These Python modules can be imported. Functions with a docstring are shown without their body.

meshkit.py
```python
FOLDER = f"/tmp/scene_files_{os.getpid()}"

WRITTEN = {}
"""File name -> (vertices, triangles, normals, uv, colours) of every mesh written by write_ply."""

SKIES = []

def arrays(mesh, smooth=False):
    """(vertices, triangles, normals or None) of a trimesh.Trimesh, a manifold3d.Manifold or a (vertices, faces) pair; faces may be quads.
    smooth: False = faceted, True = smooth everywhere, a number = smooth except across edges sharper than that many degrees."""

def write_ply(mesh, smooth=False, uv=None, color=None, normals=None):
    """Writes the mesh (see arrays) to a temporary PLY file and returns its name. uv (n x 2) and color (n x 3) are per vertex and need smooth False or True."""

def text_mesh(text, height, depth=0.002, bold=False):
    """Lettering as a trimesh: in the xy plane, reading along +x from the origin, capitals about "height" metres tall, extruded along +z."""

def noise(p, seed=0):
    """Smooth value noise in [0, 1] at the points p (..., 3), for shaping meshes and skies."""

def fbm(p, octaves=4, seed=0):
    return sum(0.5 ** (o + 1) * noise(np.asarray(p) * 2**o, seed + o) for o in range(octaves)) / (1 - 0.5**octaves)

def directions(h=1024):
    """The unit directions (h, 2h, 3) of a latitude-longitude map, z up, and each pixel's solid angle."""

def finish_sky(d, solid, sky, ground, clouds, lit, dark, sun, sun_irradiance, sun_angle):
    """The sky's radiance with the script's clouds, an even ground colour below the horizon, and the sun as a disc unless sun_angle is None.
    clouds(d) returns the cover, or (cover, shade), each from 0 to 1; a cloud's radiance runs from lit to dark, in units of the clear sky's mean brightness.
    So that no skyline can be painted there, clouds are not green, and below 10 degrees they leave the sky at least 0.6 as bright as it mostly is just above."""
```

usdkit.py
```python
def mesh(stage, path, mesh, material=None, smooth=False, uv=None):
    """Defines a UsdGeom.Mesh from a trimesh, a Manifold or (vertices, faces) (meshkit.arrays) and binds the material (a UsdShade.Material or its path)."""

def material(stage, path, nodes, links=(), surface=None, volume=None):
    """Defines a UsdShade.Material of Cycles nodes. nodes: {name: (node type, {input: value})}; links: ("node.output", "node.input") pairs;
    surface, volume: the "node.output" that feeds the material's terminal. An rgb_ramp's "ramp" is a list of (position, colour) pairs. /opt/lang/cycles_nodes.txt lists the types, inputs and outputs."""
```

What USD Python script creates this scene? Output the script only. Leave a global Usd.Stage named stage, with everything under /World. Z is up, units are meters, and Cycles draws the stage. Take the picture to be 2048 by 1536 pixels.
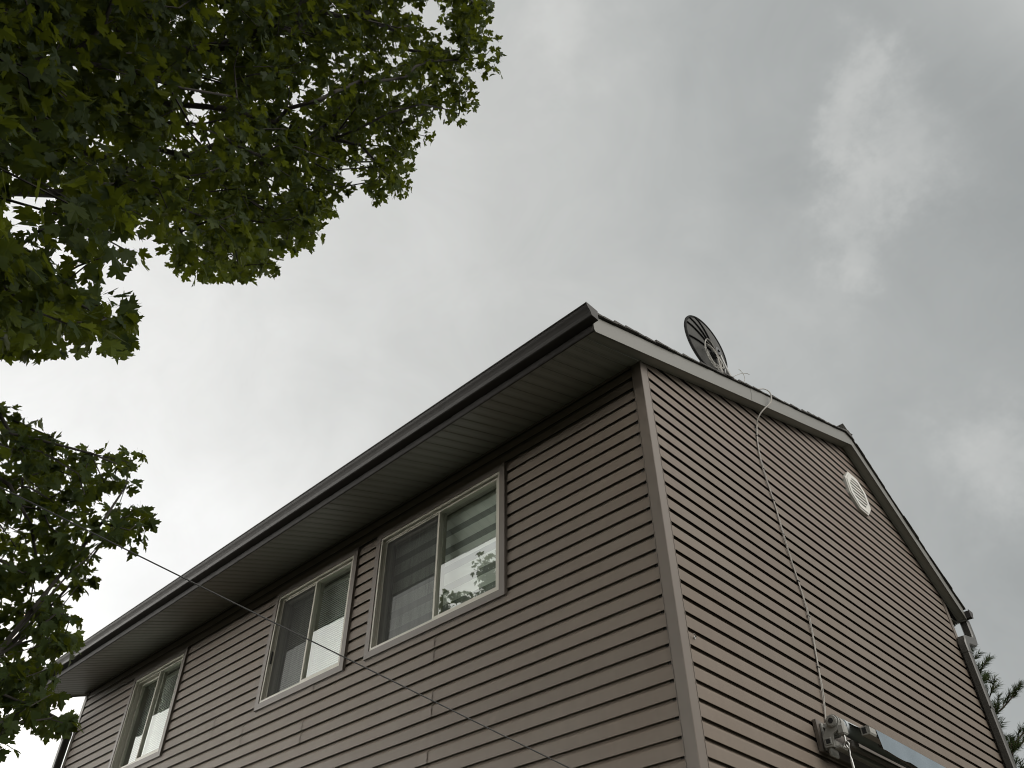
import math, random
import numpy as np
import trimesh
from shapely.geometry import Polygon
import meshkit, usdkit
from pxr import Usd, UsdGeom, UsdLux, UsdShade, Gf, Sdf, Vt

stage = Usd.Stage.CreateInMemory()
UsdGeom.SetStageUpAxis(stage, UsdGeom.Tokens.z)
UsdGeom.SetStageMetersPerUnit(stage, 1.0)
world = UsdGeom.Xform.Define(stage, '/World')
stage.SetDefaultPrim(world.GetPrim())
UsdGeom.Scope.Define(stage, '/World/Looks')
rnd = random.Random(11)
rng = np.random.default_rng(11)
LOOK = '/World/Looks/'

# ---------------------------------------------------------------- camera
cam = UsdGeom.Camera.Define(stage, '/World/camera')
CAM = np.array([2.373, -3.832, 1.6])
RX = np.array([0.719074, 0.694908, -0.005942])
RY = -np.array([-0.465608, 0.475417, -0.74645])
RZ = -np.array([-0.515889, 0.539519, 0.665415])
mat = Gf.Matrix4d(*RX, 0, *RY, 0, *RZ, 0, *CAM, 1)
cam.AddTransformOp().Set(mat)
cam.CreateHorizontalApertureAttr(36.0)
cam.CreateVerticalApertureAttr(27.0)
cam.CreateFocalLengthAttr(36.0 * 1653.78 / 2048)
cam.CreateClippingRangeAttr(Gf.Vec2f(0.05, 2000))
cam.CreateExposureAttr(0.0)

# ---------------------------------------------------------------- overcast sky and the veiled sun
SUN_EL, SUN_AZ = math.radians(32), math.radians(80)      # azimuth: atan2(x, y) of the direction towards the sun
SUN_I, SUN_ANGLE = 0.40, 30.0
SKY_STRENGTH = 0.10
SKY_GAIN = 12.0


class Graph:
    """collects shader nodes and links"""
    def __init__(self):
        self.n, self.l, self.c = {}, [], 0

    def node(self, kind, **inp):
        self.c += 1
        name = 'n%d' % self.c
        vals = {}
        for k, v in inp.items():
            if isinstance(v, str) and '.' in v and v.split('.')[0] in self.n:
                self.l.append((v, name + '.' + k))
            else:
                vals[k] = v
        self.n[name] = (kind, vals)
        return name

    def m(self, op, a, b=0.0, c=None, clamp=False):
        kw = dict(math_type=op, value1=a, value2=b)
        if c is not None:
            kw['value3'] = c
        if clamp:
            kw['use_clamp'] = True
        return self.node('math', **kw) + '.value'

    def build(self, path, surface=None, volume=None):
        return usdkit.material(stage, path, self.n, self.l, surface=surface, volume=volume)


def sky_material():
    g = Graph()
    sky = g.node('sky_texture', sky_type='single_scattering', sun_disc=False, sun_elevation=SUN_EL, sun_rotation=SUN_AZ,
                 air_density=1.0, aerosol_density=2.0)
    tc = g.node('texture_coordinate')
    sep = g.node('separate_xyz', vector=tc + '.generated')
    x, y, z = sep + '.x', sep + '.y', sep + '.z'
    # the deck is thin and bright to the west, heavy to the north-east
    u = g.m('add', g.m('multiply', x, 0.938), g.m('multiply', y, 0.346))
    b = g.m('multiply', g.m('exponent', g.m('multiply', g.m('add', u, 0.30), -0.95)), 0.530)
    low = g.m('power', g.m('subtract', 1.0, g.m('maximum', z, 0.0)), 6.0)
    sw = g.m('add', g.m('multiply', x, -0.80), g.m('multiply', y, -0.60))
    low = g.m('multiply', low, g.m('multiply', g.m('power', g.m('maximum', sw, 0.0), 2.5), 6.5))
    b = g.m('add', b, low)
    # bright sky added low round the sun, out of view, to light the gable
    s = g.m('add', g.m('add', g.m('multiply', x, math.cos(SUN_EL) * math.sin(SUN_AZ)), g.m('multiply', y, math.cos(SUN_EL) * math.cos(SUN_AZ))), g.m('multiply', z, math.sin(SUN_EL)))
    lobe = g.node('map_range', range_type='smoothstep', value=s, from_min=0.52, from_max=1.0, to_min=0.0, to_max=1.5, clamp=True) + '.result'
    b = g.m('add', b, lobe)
    # cloud texture
    n1 = g.node('noise_texture', vector=tc + '.generated', scale=2.6, detail=5.0, roughness=0.55, distortion=0.35)
    n2 = g.node('noise_texture', vector=tc + '.generated', scale=7.0, detail=6.0, roughness=0.6, distortion=0.6)
    w = g.m('add', g.m('multiply', g.m('subtract', n1 + '.fac', 0.5), 0.42), g.m('multiply', g.m('subtract', n2 + '.fac', 0.5), 0.26))
    b = g.m('multiply', b, g.m('add', 1.0, w))
    # thin places in the deck
    wn = g.node('noise_texture', vector=tc + '.generated', scale=12.0, detail=6.0, roughness=0.65)
    ws = g.node('separate_xyz', vector=wn + '.color')
    wx = g.m('add', x, g.m('multiply', g.m('subtract', ws + '.x', 0.5), 0.16))
    wy = g.m('add', y, g.m('multiply', g.m('subtract', ws + '.y', 0.5), 0.16))
    wz = g.m('add', z, g.m('multiply', g.m('subtract', ws + '.z', 0.5), 0.16))
    tot = None
    for (dx, dy, dz), size, amp in THIN:
        q = None
        for a, c in ((wx, dx), (wy, dy), (wz, dz)):
            e = g.m('power', g.m('absolute', g.m('subtract', a, c)), 2.0)
            q = e if q is None else g.m('add', q, e)
        e = g.m('multiply', g.m('exponent', g.m('multiply', q, -1.0 / size ** 2)), amp)
        tot = e if tot is None else g.m('add', tot, e)
    b = g.m('multiply', b, g.m('add', 1.0, tot))
    tint = g.node('rgb_ramp', fac=b, ramp=[(0.30, (0.945, 0.995, 0.99)), (0.50, (0.985, 1.0, 0.975)), (0.72, (0.997, 1.0, 0.98)), (0.84, (0.995, 1.0, 0.99)), (1.0, (1.0, 0.98, 0.92))])
    cloud = g.node('mix', mix_type='multiply', fac=1.0, color1=tint + '.color', color2=g.node('combine_xyz', x=b, y=b, z=b) + '.vector')
    gain = g.node('mix', mix_type='multiply', fac=1.0, color1=cloud + '.color', color2=(SKY_GAIN, SKY_GAIN, SKY_GAIN))
    mixed = g.node('mix', mix_type='mix', fac=0.97, color1=sky + '.color', color2=gain + '.color')
    bg = g.node('background_shader', color=mixed + '.color', strength=SKY_STRENGTH)
    return g.build(LOOK + 'overcast_sky', surface=bg + '.background')


THIN = [((-0.022, 0.550, 0.835), 0.034, 0.20), ((-0.040, 0.578, 0.815), 0.034, 0.20), ((-0.062, 0.602, 0.796), 0.036, 0.20), ((-0.085, 0.630, 0.772), 0.028, 0.18), ((-0.110, 0.660, 0.743), 0.036, 0.18), ((-0.142, 0.696, 0.704), 0.034, 0.22),
        ((-0.030, 0.648, 0.761), 0.048, 0.22), ((-0.075, 0.665, 0.743), 0.040, 0.16), ((-0.248, 0.349, 0.904), 0.055, 0.16), ((-0.107, 0.855, 0.507), 0.055, 0.34),
        ((-0.251, 0.708, 0.660), 0.080, 0.10)]
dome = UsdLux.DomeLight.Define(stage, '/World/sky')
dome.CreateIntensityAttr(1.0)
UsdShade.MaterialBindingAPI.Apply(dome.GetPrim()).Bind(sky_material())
dome.GetPrim().SetCustomDataByKey('kind', 'structure')

sun = UsdLux.DistantLight.Define(stage, '/World/sun')
sun.CreateIntensityAttr(SUN_I)
sun.CreateAngleAttr(SUN_ANGLE)
sun.CreateNormalizeAttr(True)
sun.CreateColorAttr(Gf.Vec3f(1.0, 0.95, 0.88))
sd = np.array([math.sin(SUN_AZ) * math.cos(SUN_EL), math.cos(SUN_AZ) * math.cos(SUN_EL), math.sin(SUN_EL)])
zx = np.cross([0, 0, 1.0], sd); zx /= np.linalg.norm(zx); zy = np.cross(sd, zx)
sun.AddTransformOp().Set(Gf.Matrix4d(*zx, 0, *zy, 0, *sd, 0, 0, 0, 0, 1))

# ---------------------------------------------------------------- helpers
used = {}


def numbered(parent, name):
    k = used.get((parent, name), -1) + 1
    used[(parent, name)] = k
    return '%s/%s' % (parent, name) if k == 0 else '%s/%s_%03d' % (parent, name, k)


def tag(prim, label=None, cat=None, group=None, kind=None):
    for k, v in (('label', label), ('category', cat), ('group', group), ('kind', kind)):
        if v:
            prim.SetCustomDataByKey(k, v)


def thing(name, label, cat, loc=(0, 0, 0), group=None, parent='/World'):
    p = numbered(parent, name)
    xf = UsdGeom.Xform.Define(stage, p)
    if any(loc):
        xf.AddTranslateOp().Set(Gf.Vec3d(*map(float, loc)))
    tag(xf.GetPrim(), label, cat, group)
    return p


def part(parent, name, mesh, mat, smooth=False, label=None, kind=None):
    p = numbered(parent, name)
    m = usdkit.mesh(stage, p, mesh, mat, smooth=smooth)
    tag(m.GetPrim(), label=label, kind=kind)
    return p


class MB:
    """collects simple solids into one mesh"""
    def __init__(self):
        self.v, self.f, self.n = [], [], 0

    def add(self, v, f):
        v = np.asarray(v, float); f = np.asarray(f, int)
        if len(f) == 0:
            return self
        if f.shape[1] == 4:
            f = np.vstack([f[:, [0, 1, 2]], f[:, [0, 2, 3]]])
        self.v.append(v); self.f.append(f + self.n); self.n += len(v)
        return self

    def tm(self, t):
        return self.add(t.vertices, t.faces)

    def box(self, a, b):
        a, b = np.minimum(a, b), np.maximum(a, b)
        return self.tm(trimesh.creation.box(bounds=[a, b]))

    def quad(self, a, b, c, d):
        return self.add([a, b, c, d], [[0, 1, 2, 3]])

    def obox(self, c, ax, ay, az):
        """box about c with half-axis vectors"""
        c, ax, ay, az = map(np.asarray, (c, ax, ay, az))
        v = [c + i * ax + j * ay + k * az for i in (-1, 1) for j in (-1, 1) for k in (-1, 1)]
        t = trimesh.convex.convex_hull(np.array(v, float))
        return self.tm(t)

    def hull(self, pts):
        return self.tm(trimesh.convex.convex_hull(np.array(pts, float)))

    def tube(self, path, r, n=8, cap=True, up=None):
        """tube along the path; r a number or one radius per point"""
        P = np.asarray(path, float); m = len(P)
        r = np.broadcast_to(np.asarray(r, float), (m,))
        T = np.gradient(P, axis=0); T /= np.maximum(np.linalg.norm(T, axis=1, keepdims=True), 1e-9)
        ref = np.array(up if up is not None else ([0, 0, 1.0] if abs(T[0][2]) < .9 else [1.0, 0, 0]), float)
        V = []
        for i in range(m):
            a = ref - T[i] * (ref @ T[i])
            a /= max(np.linalg.norm(a), 1e-9)
            ref = a
            b = np.cross(T[i], a)
            for k in range(n):
                t = 2 * math.pi * (k + .5) / n
                V.append(P[i] + r[i] * (math.cos(t) * a + math.sin(t) * b))
        F = []
        for i in range(m - 1):
            for k in range(n):
                k2 = (k + 1) % n
                F.append([i * n + k, i * n + k2, (i + 1) * n + k2, (i + 1) * n + k])
        self.add(V, F)
        if cap:
            for i0, flip in ((0, True), ((m - 1) * n, False)):
                V2 = V[i0:i0 + n]
                f = [[0, k, k + 1] for k in range(1, n - 1)]
                if flip:
                    f = [t[::-1] for t in f]
                self.add(V2, f)
        return self

    def sweep(self, poly, axis, a, b):
        """closed polygon (list of 2-D points) extruded from a to b along x ('x': points are (y, z)) or y ('y': points are (x, z))"""
        t = trimesh.creation.extrude_polygon(Polygon(poly), 1.0, engine='earcut')
        v = np.array(t.vertices)
        s = a + (b - a) * v[:, 2]
        V = np.stack([s, v[:, 0], v[:, 1]], 1) if axis == 'x' else np.stack([v[:, 0], s, v[:, 1]], 1)
        m = trimesh.Trimesh(V, t.faces, process=False)
        m.fix_normals()
        return self.tm(m)

    def mesh(self):
        return (np.vstack(self.v), np.vstack(self.f))


def rounded(bounds, r=0.004):
    """box with chamfered edges"""
    (x0, y0, z0), (x1, y1, z1) = bounds
    pts = []
    for x, sx in ((x0, 1), (x1, -1)):
        for y, sy in ((y0, 1), (y1, -1)):
            for z, sz in ((z0, 1), (z1, -1)):
                pts += [(x + sx * r, y + sy * r, z), (x + sx * r, y, z + sz * r), (x, y + sy * r, z + sz * r)]
    return trimesh.convex.convex_hull(np.array(pts))


# ---------------------------------------------------------------- materials
def plain(name, color, rough=0.5, var=0.12, scale=6.0, bump=0.0, bscale=40.0, spec=0.5, metal=0.0, stretch=None, islands=0.0, random_=0.0):
    """base colour with soft mottling, optional fine relief"""
    g = Graph()
    geo = g.node('geometry')
    vec = geo + '.position'
    if stretch:
        vec = g.node('mapping', mapping_type='point', vector=vec, scale=stretch) + '.vector'
    nz = g.node('noise_texture', vector=vec, scale=scale, detail=4.0, roughness=0.6)
    f = g.m('add', g.m('multiply', g.m('subtract', nz + '.fac', 0.5), 2 * var), 1.0)
    if islands:
        f = g.m('multiply', f, g.m('add', 1.0 - islands / 2, g.m('multiply', geo + '.random_per_island', islands)))
    if random_:
        oi = g.node('object_info')
        f = g.m('multiply', f, g.m('add', 1.0 - random_ / 2, g.m('multiply', oi + '.random', random_)))
    col = g.node('mix', mix_type='multiply', fac=1.0, color1=color, color2=g.node('combine_xyz', x=f, y=f, z=f) + '.vector')
    kw = dict(base_color=col + '.color', roughness=rough, specular_ior_level=spec, metallic=metal)
    if bump:
        bn = g.node('noise_texture', vector=vec, scale=bscale, detail=3.0, roughness=0.6)
        bp = g.node('bump', height=bn + '.fac', strength=bump, distance=0.002)
        kw['normal'] = bp + '.normal'
    p = g.node('principled_bsdf', **kw)
    return g.build(LOOK + name, surface=p + '.BSDF')


def siding_material(name, color, axis):
    """vinyl: fine wood-grain streaks along the course, chalky weathering, slight tone shift from panel to panel"""
    g = Graph()
    geo = g.node('geometry')
    st = (0.5, 1.0, 4.0) if axis == 'x' else (1.0, 0.5, 4.0)
    mp = g.node('mapping', mapping_type='point', vector=geo + '.position', scale=st)
    grain = g.node('noise_texture', vector=mp + '.vector', scale=22.0, detail=5.0, roughness=0.65)
    dirt = g.node('noise_texture', vector=geo + '.position', scale=1.3, detail=4.0, roughness=0.6)
    spots = g.node('noise_texture', vector=geo + '.position', scale=5.0, detail=2.0, roughness=0.5)
    sp = g.node('map_range', range_type='smoothstep', value=spots + '.fac', from_min=0.71, from_max=0.80, to_min=0.0, to_max=0.14) + '.result'
    oi = g.node('object_info')
    f = g.m('add', g.m('multiply', g.m('subtract', grain + '.fac', 0.5), 0.07), 1.0)
    f = g.m('add', f, g.m('multiply', g.m('subtract', dirt + '.fac', 0.5), 0.36))
    f = g.m('add', f, g.m('multiply', g.m('subtract', oi + '.random', 0.5), 0.10))
    f = g.m('add', f, sp) if axis == 'x' else f
    ms = g.node('mapping', mapping_type='point', vector=geo + '.position', scale=(7.0, 7.0, 0.35))
    runs = g.node('noise_texture', vector=ms + '.vector', scale=1.6, detail=4.0, roughness=0.6)
    f = g.m('add', f, g.m('multiply', g.m('subtract', runs + '.fac', 0.5), 0.20))
    hue = g.node('mix', mix_type='mix', fac=dirt + '.fac', color1=tuple(np.array(color) * (1.05, 0.99, 0.95)), color2=tuple(np.array(color) * (0.95, 1.01, 1.04)))
    col = g.node('mix', mix_type='multiply', fac=1.0, color1=hue + '.color', color2=g.node('combine_xyz', x=f, y=f, z=f) + '.vector')
    bp = g.node('bump', height=grain + '.fac', strength=0.06, distance=0.0012)
    p = g.node('principled_bsdf', base_color=col + '.color', roughness=0.55, specular_ior_level=0.28, normal=bp + '.normal')
    return g.build(LOOK + name, surface=p + '.BSDF')


SIDING = (0.134, 0.108, 0.087)
M = {}
M['siding_front'] = siding_material('siding_front', SIDING, 'x')
M['siding_gable'] = siding_material('siding_gable', SIDING, 'y')
M['trim'] = plain('trim', (0.100, 0.083, 0.069), 0.45, 0.07, 2.0)
M['post'] = plain('post', (0.112, 0.092, 0.075), 0.45, 0.14, 2.0)
M['cream'] = plain('cream_vinyl', (0.40, 0.38, 0.325), 0.4, 0.10, 7.0)
M['fascia'] = plain('fascia', (0.118, 0.115, 0.103), 0.4, 0.06, 1.5)
M['gutter'] = plain('gutter', (0.028, 0.025, 0.0235), 0.5, 0.25, 5.0, spec=0.3)
M['downspout'] = plain('downspout', (0.042, 0.040, 0.035), 0.4, 0.12, 3.0)
M['shingle'] = plain('shingle', (0.060, 0.057, 0.053), 0.95, 0.45, 60.0, bump=0.8, bscale=300.0, random_=0.5)
M['wood_dark'] = plain('sheathing', (0.03, 0.028, 0.025), 0.9)
M['room'] = plain('room_wall', (0.12, 0.115, 0.10), 0.9)
M['white_vent'] = plain('vent_white', (0.50, 0.49, 0.46), 0.5, 0.10, 8.0)
M['dark'] = plain('hollow_shade', (0.012, 0.012, 0.012), 0.9)  # near-black colour stands for the shade inside hollows
M['dish'] = plain('dish_grey', (0.085, 0.085, 0.082), 0.8, 0.12, 14.0, spec=0.1)
M['dish_rib'] = plain('dish_rib', (0.022, 0.022, 0.022), 0.8, 0.12, 14.0, spec=0.1)
M['dish_dark'] = plain('mount_dark', (0.05, 0.052, 0.055), 0.5, 0.2, 20.0)
M['galv'] = plain('galvanised', (0.22, 0.22, 0.215), 0.42, 0.12, 30.0, metal=0.3)
M['coax'] = plain('coax_white', (0.27, 0.262, 0.24), 0.5, 0.05)
M['coax2'] = plain('coax_beige', (0.215, 0.19, 0.165), 0.5, 0.05)
M['black'] = plain('black_plastic', (0.015, 0.015, 0.015), 0.5)
M['cast'] = plain('cast_aluminium', (0.25, 0.247, 0.23), 0.45, 0.16, 25.0)
M['steel'] = plain('steel_rod', (0.45, 0.45, 0.44), 0.35, 0.1, 25.0, metal=0.6)
M['fabric'] = plain('awning_cloth', (0.15, 0.185, 0.215), 0.85, 0.10, 9.0, bump=0.3, bscale=500.0)
M['fabric_pale'] = plain('awning_cloth_bleached', (0.36, 0.39, 0.41), 0.85, 0.10, 12.0)
M['bark'] = plain('maple_bark', (0.022, 0.019, 0.015), 0.9, 0.35, 9.0, bump=0.8, bscale=40.0)
M['pinebark'] = plain('pine_bark', (0.07, 0.05, 0.035), 0.9, 0.35, 9.0)
M['wire'] = plain('wire_black', (0.03, 0.03, 0.03), 0.5)
M['grass'] = plain('lawn', (0.034, 0.038, 0.022), 0.95, 0.4, 3.0)
M['shade_brown'] = plain('dark_shade_brown', (0.11, 0.10, 0.09), 0.5, 0.1, 12.0)  # darkened for the shade the awning arm lies in; also the hook
M['blind'] = plain('blind_white', (0.78, 0.77, 0.72), 0.6, 0.03)
M['blind_sheer'] = plain('blind_sheer', (0.26, 0.26, 0.25), 0.7, 0.03)


def soffit_material():
    """painted perforated aluminium: rows of pin-holes along each board"""
    g = Graph()
    geo = g.node('geometry')
    sep = g.node('separate_xyz', vector=geo + '.position')
    def tri(v, p):
        return g.m('absolute', g.m('subtract', g.m('fraction', g.m('divide', v, p)), 0.5))
    a = g.m('power', g.m('multiply', tri(sep + '.x', 0.0105), 0.0105), 2.0)
    c = g.m('power', g.m('multiply', tri(sep + '.y', 0.0125), 0.0125), 2.0)
    d = g.m('sqrt', g.m('add', a, c))
    hole = g.m('less_than', d, 0.0027)
    # holes only in the middle of each flat
    band = g.m('less_than', tri(g.m('subtract', sep + '.x', 0.1034 - 0.0508), 0.1016), 0.33)
    hole = g.m('multiply', hole, band)
    nz = g.node('noise_texture', vector=geo + '.position', scale=3.0, detail=4.0)
    f = g.m('add', 0.9, g.m('multiply', nz + '.fac', 0.2))
    base = g.node('mix', mix_type='multiply', fac=1.0, color1=(0.235, 0.23, 0.205), color2=g.node('combine_xyz', x=f, y=f, z=f) + '.vector')
    col = g.node('mix', mix_type='mix', fac=hole, color1=base + '.color', color2=(0.05, 0.048, 0.04))
    p = g.node('principled_bsdf', base_color=col + '.color', roughness=0.5)
    return g.build(LOOK + 'soffit', surface=p + '.BSDF')


M['soffit'] = soffit_material()


def pane_material():
    g = Graph()
    geo = g.node('geometry')
    ior = g.m('add', 3.8, g.m('multiply', geo + '.backfacing', 1 / 3.8 - 3.8))
    fr = g.node('fresnel', IOR=ior)
    tr = g.node('transparent_bsdf', color=(0.80, 0.86, 0.83))
    nz = g.node('noise_texture', vector=geo + '.position', scale=2.2, detail=1.0)
    bp = g.node('bump', height=nz + '.fac', strength=0.10, distance=0.004)
    gl = g.node('glossy_bsdf', color=(0.97, 1.0, 0.985), roughness=0.012, normal=bp + '.normal')
    mx = g.node('mix_closure', fac=fr + '.fac', closure1=tr + '.BSDF', closure2=gl + '.BSDF')
    return g.build(LOOK + 'window_glass', surface=mx + '.closure')


def screen_material():
    g = Graph()
    tr = g.node('transparent_bsdf', color=(1.0, 1.0, 1.0))
    geo = g.node('geometry')
    mp = g.node('mapping', mapping_type='point', vector=geo + '.position', scale=(9.0, 1.0, 1.0))
    nz = g.node('noise_texture', vector=mp + '.vector', scale=4.0, detail=2.0, distortion=0.8)
    df = g.node('diffuse_bsdf', color=(0.035, 0.035, 0.033))
    fac = g.m('add', 0.44, g.m('multiply', nz + '.fac', 0.28))
    mx = g.node('mix_closure', fac=fac, closure1=tr + '.BSDF', closure2=df + '.BSDF')
    return g.build(LOOK + 'insect_screen', surface=mx + '.closure')


def leaf_material(name, light, dark, trans, hue):
    g = Graph()
    geo = g.node('geometry')
    oi = g.node('object_info')
    rn = g.m('fraction', g.m('add', geo + '.random_per_island', oi + '.random'))
    base = g.node('mix', mix_type='mix', fac=rn, color1=dark, color2=light)
    nz = g.node('noise_texture', vector=geo + '.position', scale=45.0, detail=3.0)
    f = g.m('add', 0.75, g.m('multiply', nz + '.fac', 0.5))
    base = g.node('mix', mix_type='multiply', fac=1.0, color1=base + '.color', color2=g.node('combine_xyz', x=f, y=f, z=f) + '.vector')
    p = g.node('principled_bsdf', base_color=base + '.color', roughness=0.6, specular_ior_level=0.14)
    tcol = g.node('mix', mix_type='mix', fac=rn, color1=tuple(np.array(trans) * 0.45), color2=trans)
    t = g.node('translucent_bsdf', color=tcol + '.color')
    mx = g.node('mix_closure', fac=0.45, closure1=p + '.BSDF', closure2=t + '.BSDF')
    return g.build(LOOK + name, surface=mx + '.closure')


M['glass'] = pane_material()
M['screen'] = screen_material()
M['leaf'] = leaf_material('maple_leaf', (0.042, 0.060, 0.014), (0.020, 0.034, 0.013), (0.125, 0.152, 0.010), 0)
M['needle'] = leaf_material('pine_needle', (0.050, 0.075, 0.032), (0.026, 0.044, 0.020), (0.04, 0.055, 0.015), 0)

# ================================================================ the house
# front wall: plane y = 0, gable wall: plane x = 0, corner at the origin; the house lies at x < 0, y > 0
L, W = 8.90, 5.45                       # length of the front wall, width of the gable wall
LAP = 0.1016                            # exposure of one siding course
ZK0 = 5.7450                            # bottom edge of course 0
ZS, TF = 5.7408, 0.3367                 # soffit height at the front wall, slope of the front roof
YR = 3.82; ZRS = ZS + TF * YR           # ridge position, soffit height there
DF, DR = 0.6654, 0.1034                 # overhang of eave and rake
YE = 5.661; TB = (ZRS - 5.637) / (YE - YR)   # rear eave, slope of the rear roof
FH = 0.138                              # height of the fascia above the soffit
BUTT = 0.0225                           # depth of a course's lower edge
XL = -L - DR


def soffit_z(y):
    return ZS + TF * y if y <= YR else ZRS - TB * (y - YR)


house = thing('house', 'brown vinyl sided two storey house with dark gutter and shingled gable roof', 'house')

# --- walls behind the siding, with openings
Z0, Z1 = 4.430, 5.470
WINS = [(-2.900, -1.420), (-4.480, -3.285), (-7.400, -6.295)]
CW = 0.056                              # casing width
mb = MB()
edges = [-L + 0.02] + [e for w in sorted(WINS) for e in (w[0] - 0.012, w[1] + 0.012)] + [-0.02]
for i in range(0, len(edges), 2):
    mb.box((edges[i], 0.0285, 0.0), (edges[i + 1], 0.12, ZS))
for a, b in sorted(WINS):
    mb.box((a - 0.012, 0.0285, 0.0), (b + 0.012, 0.12, Z0 - 0.012))
    mb.box((a - 0.012, 0.0285, Z1 + 0.012), (b + 0.012, 0.12, ZS))
part(house, 'front_wall', mb.mesh(), M['wood_dark'])
wallpoly = [(0.02, 0.0), (W - 0.02, 0.0), (W - 0.02, soffit_z(W)), (YR, ZRS + 0.01), (0.02, ZS + 0.005)]
part(house, 'gable_wall', MB().sweep(wallpoly, 'x', -0.12, -0.0285).mesh(), M['wood_dark'])
part(house, 'far_wall', MB().sweep(wallpoly, 'x', -L + 0.002, -L + 0.1).mesh(), M['siding_gable'])
part(house, 'rear_wall', MB().box((-L + 0.02, W - 0.12, 0), (-0.02, W - 0.002, 5.70)).mesh(), M['siding_front'])
part(house, 'room', MB().box((-L + .15, 0.13, 3.12), (-0.15, W - .15, 3.16)).box((-L + .15, 2.8, 3.16), (-.15, 2.86, 5.7)).box((-5.3, .13, 3.16), (-5.25, 2.8, 5.7)).box((-3.1, .13, 3.16), (-3.05, 2.8, 5.7)).box((-L + .15, .13, 5.66), (-.15, 2.8, 5.69)).mesh(), M['room'])

# --- siding: double courses, each panel a part. Profile of one course from the bottom up: (height, depth)
PROF = [(0.0320, -0.0024), (0.0000, -0.0024), (0.0000, -0.0008), (0.0012, 0.0), (0.0040, 0.0004), (0.066, -0.0016), (0.074, -0.0030), (0.080, -0.0072), (0.086, -0.0138), (0.092, -0.0198), (0.1016, -BUTT), (0.1150, -BUTT)]


def clip_profile(lo, hi):
    """profile between heights lo and hi of its course"""
    out = []
    pr = PROF if lo <= 0 else PROF[3:]
    for (h0, d0), (h1, d1) in zip(pr[:-1], pr[1:]):
        if h1 < h0 or (h0 == h1 == 0):
            if lo <= 0:
                out += [(h0, d0), (h1, d1)]
            continue
        a, b = max(h0, lo), min(h1, hi)
        if a >= b and not (h0 == h1):
            continue
        if h1 > h0:
            fa, fb = (a - h0) / (h1 - h0), (b - h0) / (h1 - h0)
            out += [(a, d0 + (d1 - d0) * fa), (b, d0 + (d1 - d0) * fb)]
    q = []
    for p in out:
        if not q or abs(p[0] - q[-1][0]) + abs(p[1] - q[-1][1]) > 1e-6:
            q.append(p)
    return q


def strip(mb, wall, zb, s0, s1, lo=0.0, hi=0.2, sag=0.0, seed=0):
    """one course piece along the wall from s0 to s1; wall 'f' runs along x, 'g' along y. Long pieces ripple very slightly"""
    pr = clip_profile(lo, hi)
    if len(pr) < 2:
        return
    n = max(2, int(abs(s1 - s0) / 0.45) + 1)
    S = np.linspace(s0, s1, n)
    wv = meshkit.noise(np.stack([S * 1.3, np.full(n, seed * 3.7), np.full(n, 1.5)], 1), 5) - 0.5
    wz = meshkit.noise(np.stack([S * 0.9, np.full(n, seed * 1.9), np.full(n, 7.5)], 1), 6) - 0.5
    V = []
    for s, a, b in zip(S, wv, wz):
        for h, d in pr:
            d2, h2 = d + a * 0.0022, zb + h + b * 0.0030
            V.append((s, -d2, h2) if wall == 'f' else (d2, s, h2))
    m = len(pr); F = []
    for i in range(n - 1):
        for k in range(m - 1):
            q = [i * m + k, (i + 1) * m + k, (i + 1) * m + k + 1, i * m + k + 1]
            F.append(q if wall == 'f' else q)
    mb.add(V, F)


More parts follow.
